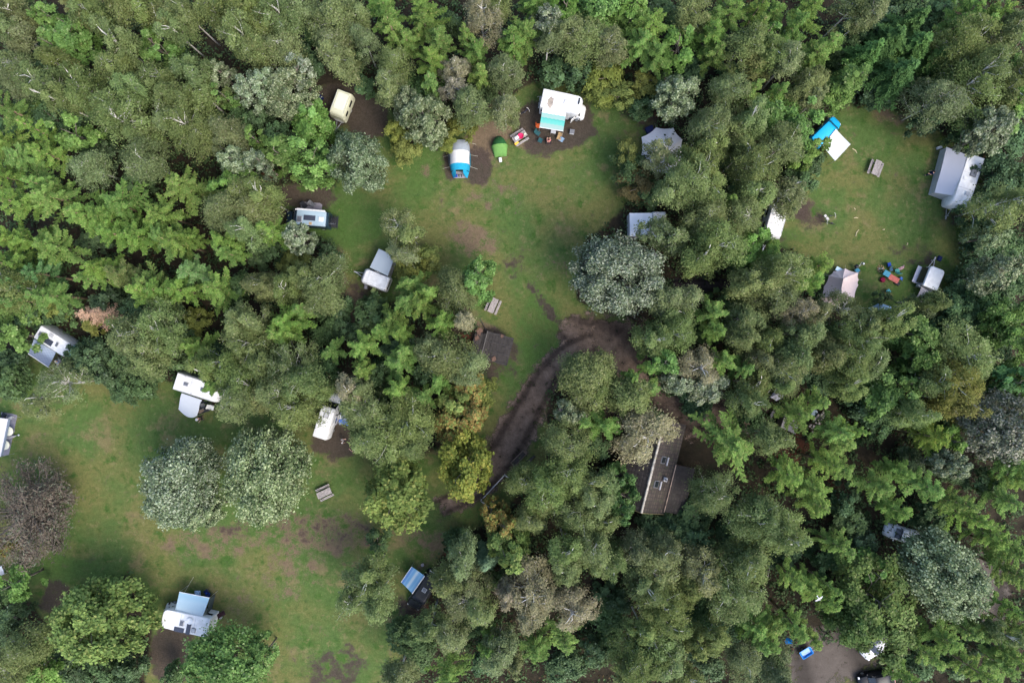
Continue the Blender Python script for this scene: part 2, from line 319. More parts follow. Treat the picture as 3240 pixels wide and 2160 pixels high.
def track_mat(name, c1, c2, c3):
    m = bpy.data.materials.new(name); nt, b = nodes(m); N, L = nt.nodes, nt.links
    tc = N.new('ShaderNodeTexCoord'); n = N.new('ShaderNodeTexNoise'); n.inputs['Scale'].default_value = .9; n.inputs['Detail'].default_value = 8; n.inputs['Roughness'].default_value = .7
    L.new(tc.outputs['Object'], n.inputs['Vector'])
    f = N.new('ShaderNodeTexNoise'); f.inputs['Scale'].default_value = 7; f.inputs['Detail'].default_value = 6; L.new(tc.outputs['Object'], f.inputs['Vector'])
    r = N.new('ShaderNodeValToRGB'); e = r.color_ramp.elements; e[0].position = .28; e[0].color = c1+(1,); e[1].position = .7; e[1].color = c3+(1,); q = e.new(.5); q.color = c2+(1,)
    ru = N.new('ShaderNodeAttribute'); ru.attribute_name = 'rut'
    ad = N.new('ShaderNodeMath'); ad.operation = 'MULTIPLY_ADD'; ad.inputs[1].default_value = -.12; L.new(ru.outputs['Fac'], ad.inputs[0]); L.new(n.outputs['Fac'], ad.inputs[2]); L.new(ad.outputs[0], r.inputs[0])
    mx = N.new('ShaderNodeMix'); mx.data_type = 'RGBA'; mx.blend_type = 'MULTIPLY'; mx.inputs['Factor'].default_value = .7
    rr = N.new('ShaderNodeMapRange'); rr.inputs[3].default_value = .4; rr.inputs[4].default_value = 1.6; L.new(f.outputs['Fac'], rr.inputs[0]); L.new(r.outputs[0], mx.inputs['A']); L.new(rr.outputs[0], mx.inputs['B'])
    dk = N.new('ShaderNodeMapRange'); dk.inputs[3].default_value = 1.18; dk.inputs[4].default_value = .5; L.new(ru.outputs['Fac'], dk.inputs[0])
    m3 = N.new('ShaderNodeMix'); m3.data_type = 'RGBA'; m3.blend_type = 'MULTIPLY'; m3.inputs['Factor'].default_value = 1; L.new(mx.outputs['Result'], m3.inputs['A']); L.new(dk.outputs[0], m3.inputs['B'])
    L.new(m3.outputs['Result'], b.inputs['Base Color']); b.inputs['Roughness'].default_value = .9; b.inputs['Specular IOR Level'].default_value = .2
    a = N.new('ShaderNodeAttribute'); a.attribute_name = 'edge'
    s = N.new('ShaderNodeMath'); s.operation = 'MULTIPLY_ADD'; s.inputs[1].default_value = 3.2; L.new(n.outputs['Fac'], s.inputs[0]); L.new(a.outputs['Fac'], s.inputs[2])
    mp = N.new('ShaderNodeMapRange'); mp.inputs[1].default_value = 1.75; mp.inputs[2].default_value = 2.3; L.new(s.outputs[0], mp.inputs[0])
    mp.inputs[3].default_value = 0; L.new(mp.outputs[0], b.inputs['Alpha'])
    bp = N.new('ShaderNodeBump'); bp.inputs['Strength'].default_value = .8; bp.inputs['Distance'].default_value = .1; L.new(n.outputs['Fac'], bp.inputs['Height']); L.new(bp.outputs[0], b.inputs['Normal'])
    return m
def track(name, s, mat, z):
    """a worn track: centre line in V picture points x,y,width(m); edges break up into the grass"""
    P = [tuple(map(float, q.split(','))) for q in s.split()]; C = [(at('V', x, y), wd) for x, y, wd in P]; pts = []
    for i in range(len(C)-1):
        p0, p1, p2, p3 = C[max(i-1, 0)][0], C[i][0], C[i+1][0], C[min(i+2, len(C)-1)][0]
        for k in range(10):
            t = k/10; q = .5*((2*p1)+(p2-p0)*t+(2*p0-5*p1+4*p2-p3)*t*t+(-p0+3*p1-3*p2+p3)*t**3); pts.append((q, C[i][1]*(1-t)+C[i+1][1]*t))
    pts.append((C[-1][0], C[-1][1])); mb = MB(); V, F, E, U = [], [], [], []; nn = 15
    for i, (p, wd) in enumerate(pts):
        d = (pts[min(i+1, len(pts)-1)][0]-pts[max(i-1, 0)][0]).normalized(); nrm = Vector((-d.y, d.x, 0)); e0 = min(1, i/6, (len(pts)-1-i)/6)
        for k in range(nn):
            u = -1+2*k/(nn-1); V.append(p+nrm*(u*wd*.62)+Vector((0, 0, z))); E.append(min((1-abs(u))*1.9, 1)*e0); U.append(math.exp(-((abs(u)-.5)/.15)**2))
    for i in range(len(pts)-1):
        for k in range(nn-1): F.append((i*nn+k, i*nn+k+1, (i+1)*nn+k+1, (i+1)*nn+k))
    mb.add(V, F); mb.att['edge'] = E; mb.att['rut'] = U
    return tag(mb.build(name, mat), kind='structure')
MUD = track_mat('churned_mud', (.034, .024, .018), (.10, .072, .054), (.15, .112, .085))
track('dirt_track', '1285,738,2.5 1335,772,6 1400,808,9.5 1460,862,10 1530,920,8.5 1620,955,5.5 1720,960,4.5 1800,1000,4', MUD, .004)
track('dirt_track', '1380,780,3.2 1310,808,3 1260,860,3.6 1215,935,4.3 1180,1000,4.8 1150,1050,4.8 1105,1105,4 1060,1140,3 1000,1170,2.5', MUD, .008)
track('footpath', '1500,655,1.5 1570,656,1.8 1640,654,1.8 1710,662,1.5', track_mat('black_mud', (.012, .010, .011), (.022, .018, .018), (.05, .038, .035)), .004)
GRAVEL = track_mat('packed_gravel', (.05, .041, .034), (.064, .054, .046), (.08, .068, .058))
track('gravel_road', '1870,1430,7 1900,1500,11 1930,1590,13', GRAVEL, .004)
track('gravel_road', '2235,1260,4 2265,1330,5 2262,1400,5 2240,1480,4', GRAVEL, .004)

# ------------------------------------------------------------------ foliage
def leaf_mat(name, c1, c2, tr=.3, hl=None, hlp=.85, rough=.7, cvar=.25):
    """leaf colour by leaf (lr), by clump (cr) and by tree (object colour)"""
    m = bpy.data.materials.new(name); nt, b = nodes(m); N, L = nt.nodes, nt.links
    a = N.new('ShaderNodeAttribute'); a.attribute_name = 'lr'; a2 = N.new('ShaderNodeAttribute'); a2.attribute_name = 'cr'; oi = N.new('ShaderNodeObjectInfo')
    mx = N.new('ShaderNodeMix'); mx.data_type = 'RGBA'; mx.inputs['A'].default_value = c1+(1,); mx.inputs['B'].default_value = c2+(1,)
    md = N.new('ShaderNodeMath'); md.operation = 'MULTIPLY_ADD'; md.inputs[1].default_value = .55
    m2 = N.new('ShaderNodeMath'); m2.operation = 'MULTIPLY'; m2.inputs[1].default_value = .45; L.new(a2.outputs['Fac'], m2.inputs[0]); L.new(a.outputs['Fac'], md.inputs[0]); L.new(m2.outputs[0], md.inputs[2])
    L.new(md.outputs[0], mx.inputs['Factor']); c = mx.outputs['Result']
    if hl:
        gt = N.new('ShaderNodeMath'); gt.operation = 'GREATER_THAN'; gt.inputs[1].default_value = hlp; L.new(a.outputs['Fac'], gt.inputs[0])
        mh = N.new('ShaderNodeMix'); mh.data_type = 'RGBA'; mh.inputs['B'].default_value = hl+(1,); L.new(gt.outputs[0], mh.inputs['Factor']); L.new(c, mh.inputs['A']); c = mh.outputs['Result']
    br = N.new('ShaderNodeMapRange'); br.inputs[3].default_value = 1-cvar; br.inputs[4].default_value = 1+cvar; L.new(a2.outputs['Fac'], br.inputs[0])
    t1 = N.new('ShaderNodeMix'); t1.data_type = 'RGBA'; t1.blend_type = 'MULTIPLY'; t1.inputs['Factor'].default_value = 1; L.new(c, t1.inputs['A']); L.new(br.outputs[0], t1.inputs['B'])
    t2 = N.new('ShaderNodeMix'); t2.data_type = 'RGBA'; t2.blend_type = 'MULTIPLY'; t2.inputs['Factor'].default_value = 1; L.new(t1.outputs['Result'], t2.inputs['A']); L.new(oi.outputs['Color'], t2.inputs['B'])
    L.new(t2.outputs['Result'], b.inputs['Base Color']); b.inputs['Roughness'].default_value = rough; b.inputs['Specular IOR Level'].default_value = .18
    tl = N.new('ShaderNodeBsdfTranslucent'); L.new(t2.outputs['Result'], tl.inputs['Color']); ms = N.new('ShaderNodeMixShader'); ms.inputs[0].default_value = tr
    L.new(b.outputs[0], ms.inputs[1]); L.new(tl.outputs[0], ms.inputs[2]); L.new(ms.outputs[0], N['Material Output'].inputs['Surface'])
    return m
BARKW = plain('birch_bark', (.50, .48, .44), .8, var=.3, scale=5); BARKG = plain('grey_bark', (.13, .11, .09), .9, var=.3, scale=5); BARKT = plain('tan_twig_bark', (.26, .19, .12), .9, var=.25, scale=5)
def quads_mesh(name, V, lr, cr, mat):
    """V: (n,4,3) leaf quads"""
    n = len(V); me = bpy.data.meshes.new(name); me.vertices.add(n*4); me.vertices.foreach_set('co', V.astype(np.float32).ravel())
    me.loops.add(n*4); me.loops.foreach_set('vertex_index', np.arange(n*4, dtype=np.int32)); me.polygons.add(n); me.polygons.foreach_set('loop_start', np.arange(0, n*4, 4, dtype=np.int32))
    try: me.polygons.foreach_set('loop_total', np.full(n, 4, dtype=np.int32))
    except Exception: pass
    me.update(calc_edges=True)
    for k, a in (('lr', lr), ('cr', cr)):
        q = me.attributes.new(k, 'FLOAT', 'FACE'); q.data.foreach_set('value', a.astype(np.float32))
    me.materials.append(mat); return me
def unit(a): return a/(np.linalg.norm(a, axis=-1, keepdims=True)+1e-9)
def leaves(P, Nn, size, rg, asp=.6, along=None):
    """leaf quads (pointed, slightly folded) at P facing Nn"""
    n = len(P); t = rg.normal(size=(n, 3)) if along is None else along+.35*rg.normal(size=(n, 3))
    t = unit(t-Nn*np.sum(t*Nn, 1, keepdims=True)); s = np.cross(Nn, t); sz = (size*rg.uniform(.65, 1.35, n))[:, None]
    a = P-t*sz*.5; c = P+t*sz*.5; b = P+s*sz*asp*.5+t*sz*.05-Nn*sz*.08; d = P-s*sz*asp*.5+t*sz*.05-Nn*sz*.08
    return np.stack([a, b, c, d], 1)
def branch_mesh(name, paths, mat):
    mb = MB()
    for p, r, n in paths: mb.tube(p, r, n)
    me = bpy.data.meshes.new(name); me.from_pydata(mb.v, [], mb.f); me.materials.append(mat); me.polygons.foreach_set('use_smooth', [True]*len(me.polygons)); return me
def broadleaf(name, R, H, zb, seed, mat, bark, ncl, nlf, ls, asp=.6, crad=.3, droop=.3, shape=1.0, lump=.28, twig=.5, tw=.035, flat=.75, core=.35, trunk=.13, upb=.55, soft=.45):
    rg = np.random.default_rng(seed); rn = random.Random(seed)
    lob = unit(rg.normal(size=(6, 3))); la = rg.uniform(-1, 1, 6)
    d = unit(rg.normal(size=(ncl*3, 3))); d = d[d[:, 2] > -.75][:ncl]; ncl = len(d)
    rr = np.where(rg.random(ncl) < core, rg.uniform(.3, .75, ncl), rg.uniform(.78, 1.0, ncl))*(1+lump*np.tanh((np.maximum(0, d@lob.T)**3*la*2).sum(1)))
    zc, cz = (zb+H)/2, (H-zb)/2; cen = d*rr[:, None]*np.array([R, R, cz])
    tz = (cen[:, 2]/cz+1)/2; nar = 1-(1-shape)*np.clip(tz, 0, 1)**1.3; cen[:, 0] *= nar; cen[:, 1] *= nar; cen[:, 2] += zc
    cr_ = R*crad*rg.uniform(.7, 1.3, ncl)
    k = np.repeat(np.arange(ncl), nlf); n = len(k); u = unit(rg.normal(size=(n, 3))); u[:, 2] = np.where(u[:, 2] < -.2, -u[:, 2]*.6, u[:, 2])
    q = rg.random(n)**.45; gz = rg.normal(size=(n, 3)); gz[:, 2] = np.abs(gz[:, 2])*.9-.3; off = (soft*gz*.56+(1-soft)*u*q[:, None])*cr_[k][:, None]*np.array([1, 1, flat])
    hor = (off[:, 0]**2+off[:, 1]**2)/(cr_[k]**2+1e-6); off[:, 2] -= droop*cr_[k]*hor*rg.uniform(.4, 1.6, n)
    P = cen[k]+off; Nn = unit(u*(.55-.3*soft)+np.array([0, 0, upb])+unit(d)[k]*.25+.42*rg.normal(size=(n, 3)))
    V = leaves(P, Nn, ls, rg, asp); crown = quads_mesh(name+'_crown', V, rg.random(n), rg.random(ncl)[k], mat)
    top = Vector((rn.uniform(-.3, .3), rn.uniform(-.3, .3), H*.9)); mid = Vector((rn.uniform(-.2, .2), rn.uniform(-.2, .2), H*.45))
    paths = [([Vector((0, 0, 0)), mid*.5, mid, (mid+top)*.5, top], [trunk, trunk*.85, trunk*.7, trunk*.45, .02], 7)]
    for i in range(ncl):
        if rn.random() > twig: continue
        c = Vector(cen[i]); hz = math.hypot(c.x, c.y); z0 = max(.22*H, min(.86*H, c.z-.75*hz)); f = z0/(H*.9)
        s = Vector((0, 0, 0)).lerp(mid, f*2) if f < .5 else mid.lerp(top, f*2-1)
        m1 = s.lerp(c, .5)+Vector((rn.uniform(-.12, .12)*R, rn.uniform(-.12, .12)*R, .12*hz)); e = c+Vector((0, 0, cr_[i]*.35))
        paths.append(([s, m1, c, e], [tw*1.5, tw*1.1, tw*.7, tw*.3], 4))
        for _ in range(2):
            o = Vector((rn.uniform(-1, 1), rn.uniform(-1, 1), rn.uniform(.1, .8)))*cr_[i]*.55
            paths.append(([c, c+o*.6, c+o], [tw*.55, tw*.4, tw*.2], 3))
    return crown, branch_mesh(name+'_trunk', paths, bark)
def conifer(name, R, H, zb, seed, mat, bark, nb, ls, dens=46, plume=.5, sag=.15, up=.25, asp=.34, pw=.8, trunk=.16, bare=.12, tw=.035, nt=7, keep=1.0):
    """whorled branches; every branch carries side twigs, so from above the tree is a feathered star"""
    rg = np.random.default_rng(seed); rn = random.Random(seed); PP, NN, AL, LR, CR = [], [], [], [], []; paths = []
    lean = Vector((rn.uniform(-.4, .4), rn.uniform(-.4, .4), 0))
    paths.append(([Vector((0, 0, 0)), lean*.3+Vector((0, 0, H*.4)), lean*.7+Vector((0, 0, H*.75)), lean+Vector((0, 0, H))], [trunk, trunk*.75, trunk*.4, .02], 7)); az = rn.random()*6
    for i in range(nb):
        t = (i+rn.random()*.6)/nb; z = zb+(H-zb)*t**.85; L = max(.3, R*(1-t)**pw*rn.uniform(.6, 1.2)); az += 2.39996+rn.uniform(-.45, .45)
        dr = np.array([math.cos(az), math.sin(az), 0.]); sd = np.array([-dr[1], dr[0], 0.]); base = np.array(lean*(z/H)+Vector((0, 0, z)))
        bend = rn.uniform(-.3, .3)
        def pos(s): return base+np.outer(s, dr)*L+np.outer(bend*s*s, sd)*L+np.outer(up*s*(1-.3*t)-sag*s*s*2.2+.12*s**4, [0, 0, 1.])*L
        n = int(dens*L)+12; k = rg.integers(0, nt, n); sides = rg.choice([-1., 1.], n); tl_ = rg.uniform(.55, 1.15, (nt, 2))
        st = bare+(1-bare)*(k+.5+.25*sides)/nt; tln = plume*L*.72*(1-.75*st)*np.minimum(1, .35+1.6*st)*tl_[k, (sides > 0).astype(int)]+.1
        v = rg.random(n)**.8; twd = unit(dr*.62+sd*sides[:, None]*.78+np.array([0, 0, -.08])); P = pos(st)+twd*(v*tln)[:, None]
        ax = rg.random(n) < .3; sa = bare+(1-bare)*rg.random(n); P = np.where(ax[:, None], pos(sa)+sd*(rg.normal(size=n)*.05)[:, None], P); P += rg.normal(size=(n, 3))*.05
        PP.append(P); NN.append(unit(np.array([0, 0, .9])+.38*rg.normal(size=(n, 3)))); AL.append(np.where(ax[:, None], dr, twd)); LR.append(rg.random(n)); CR.append(np.clip(.55*rn.random()+.45*np.where(ax, sa, st)*0+.45*rg.random(), 0, 1)*np.ones(n))
        if L > .5: q = pos(np.array([0, .35, .7, .98])); paths.append(([Vector(x) for x in q], [tw, tw*.8, tw*.55, tw*.25], 3))
    P = np.concatenate(PP); N_ = np.concatenate(NN); A = np.concatenate(AL); V = leaves(P, N_, ls, rg, asp, A)
    return quads_mesh(name+'_crown', V, np.concatenate(LR), np.concatenate(CR), mat), branch_mesh(name+'_trunk', paths, bark)
# ------------------------------------------------------------------ the trees: kinds, then one object per tree in the photograph
LM = {'B': leaf_mat('birch_leaf', (.105, .15, .047), (.178, .23, .083), .44, (.22, .245, .115), .93, cvar=.22), 'G': leaf_mat('grey_birch_leaf', (.115, .152, .056), (.182, .222, .092), .42, (.225, .24, .13), .92, cvar=.2),
      'P': leaf_mat('browning_birch_leaf', (.165, .165, .09), (.24, .232, .135), .3, (.27, .245, .17), .85, cvar=.15), 'L': leaf_mat('larch_needle', (.10, .195, .04), (.185, .295, .072), .38, (.26, .30, .10), .9, cvar=.28),
      'S': leaf_mat('spruce_needle', (.05, .115, .028), (.105, .20, .055), .25, None, cvar=.3), 'J': leaf_mat('blue_spruce_needle', (.09, .165, .10), (.17, .27, .17), .2),
      'O': leaf_mat('oak_leaf', (.07, .145, .030), (.14, .235, .06), .3, (.20, .27, .10), .93, cvar=.28), 'W': leaf_mat('whitebeam_leaf', (.072, .11, .05), (.15, .18, .10), .2, (.245, .275, .185), .68, cvar=.22),
      'D': leaf_mat('dark_shrub_leaf', (.045, .085, .033), (.08, .135, .055), .2, (.11, .16, .09), .95, cvar=.3), 'Y': leaf_mat('olive_shrub_leaf', (.10, .13, .03), (.17, .19, .05), .3, cvar=.22),
      'A': leaf_mat('autumn_leaf', (.15, .112, .034), (.215, .165, .05), .25, (.13, .17, .045), .65, cvar=.25), 'M': leaf_mat('maple_leaf', (.08, .138, .032), (.155, .215, .062), .3, (.205, .245, .075), .85, cvar=.28),
      'C': leaf_mat('purple_leaf', (.062, .050, .042), (.12, .096, .080), .1, (.11, .12, .09), .85, cvar=.25), 'X': leaf_mat('dead_twig', (.30, .20, .12), (.42, .30, .18), .1)}
KB = dict(
 B=lambda n, R, H, s: broadleaf(n, R, H, .42*H, s, LM['B'], BARKW, int(40*(R/2)**.9)+14, 165, .20, .5, .28, .75, .62, .55, .45, .036, 1.1, .35, .11, soft=.85),
 G=lambda n, R, H, s: broadleaf(n, R, H, .42*H, s, LM['G'], BARKW, int(42*(R/2)**.9)+14, 165, .19, .5, .28, .85, .62, .5, .4, .034, 1.1, .35, .11, soft=.85),
 P=lambda n, R, H, s: broadleaf(n, R, H, .35*H, s, LM['P'], BARKW, int(34*(R/2)**.9)+14, 170, .19, .5, .30, .7, .75, .2, .8, .036, 1.0, .4, .13, soft=.7),
 H=lambda n, R, H, s: broadleaf(n, R, H, .35*H, s, LM['G'], BARKW, int(24*(R/2)**.8)+8, 110, .2, .5, .34, .9, .7, .3, .6, .03, 1.0, .35, .09),
 L=lambda n, R, H, s: conifer(n, R, H, .36*H, s, LM['L'], BARKT, int(17+5*R), .205, 280, .42, .10, .34, .34, .7, nt=6),
 S=lambda n, R, H, s: conifer(n, R, H, .25*H, s, LM['S'], BARKG, int(30+8*R), .32, 150, .62, .3, .15, .36, .85),
 J=lambda n, R, H, s: conifer(n, R, H, .1*H, s, LM['J'], BARKG, int(36+8*R), .26, 170, .55, .2, .25, .36, .9),
 O=lambda n, R, H, s: broadleaf(n, R, H, .14*H, s, LM['O'], BARKG, int(30*(R/2)**1.2)+8, 150, .29, .7, .29, .25, .8, .35, .35, .035, .7, .35),
 W=lambda n, R, H, s: broadleaf(n, R, H, .25*H, s, LM['W'], BARKG, int(52*(R/2)**1.5)+14, 185, .235, .7, .22, .15, .9, .2, .25, .04, .75, .42, .16, .4, soft=.5),
 D=lambda n, R, H, s: broadleaf(n, R, H, .06*H, s, LM['D'], BARKG, int(26*(R/1.6)**1.3)+6, 100, .27, .7, .32, .2, .85, .3, .2, .03, .7, .4, .05),
 Y=lambda n, R, H, s: broadleaf(n, R, H, .1*H, s, LM['Y'], BARKG, int(26*(R/1.6)**1.3)+6, 110, .24, .5, .3, .4, .8, .25, .2, .03, .8, .4, .05),
 A=lambda n, R, H, s: broadleaf(n, R, H, .2*H, s, LM['A'], BARKG, int(32*(R/2)**1.3)+8, 110, .32, .75, .27, .2, .85, .25, .3, .035, .65, .35),
 M=lambda n, R, H, s: broadleaf(n, R, H, .12*H, s, LM['M'], BARKG, int(40*(R/2)**1.4)+8, 115, .36, .8, .25, .15, .85, .22, .3, .035, .6, .35),
 C=lambda n, R, H, s: broadleaf(n, R, H, .15*H, s, LM['C'], BARKG, int(50*(R/2)**1.4)+8, 70, .27, .3, .25, .2, .95, .25, .9, .05, .7, .35, .15),
 X=lambda n, R, H, s: conifer(n, R, H, .25*H, s, LM['X'], BARKT, 40, .24, 45, .4, .35, .1, .14, .7, .12, .1, .03))
KIND = dict(B=('birch_tree', 'tree', 'olive green', 'birch', (9.5, 12), .7, (1.3, 1.9, 2.7)), G=('birch_tree', 'tree', 'grey green', 'birch', (9, 11.5), .7, (1.3, 1.9, 2.7)),
 P=('birch_tree', 'tree', 'browning', 'birch with bare white branches', (10, 12), .68, (1.4, 2.4)), H=('birch_tree', 'tree', 'thin see-through', 'birch', (8, 10), .62, (1.7, 2.8)),
 L=('larch_tree', 'tree', 'yellow green', 'larch', (8.5, 11), .66, (1.4, 2.1, 3.0)), S=('spruce_tree', 'tree', 'deep green', 'spruce', (8, 10), .55, (2.0, 3.2)), J=('spruce_tree', 'tree', 'blue green', 'spruce', (7, 8), .55, (2.0,)),
 O=('oak_tree', 'tree', 'bright green', 'oak', (8, 10.5), .66, (1.2, 1.9, 2.8, 4.4)), W=('whitebeam_tree', 'tree', 'silvery', 'whitebeam', (8, 11), .65, (1.4, 2.3, 3.6, 4.6)),
 D=('shrub', 'shrub', 'dark green', 'shrub', (3, 5.5), .6, (1.2, 1.8, 2.6)), Y=('shrub', 'shrub', 'olive yellow', 'shrub', (4, 6), .6, (1.2, 1.9)),
 A=('maple_tree', 'tree', 'orange brown', 'maple', (7, 9), .65, (1.6, 2.6)), M=('maple_tree', 'tree', 'yellow green', 'maple', (8, 10), .65, (2.0, 3.6, 4.6)),
 C=('plum_tree', 'tree', 'dark purple', 'plum tree', (6, 7), .6, (4.6,)), X=('larch_tree', 'tree', 'dead brown', 'larch', (10, 10), .55, (1.3,)))
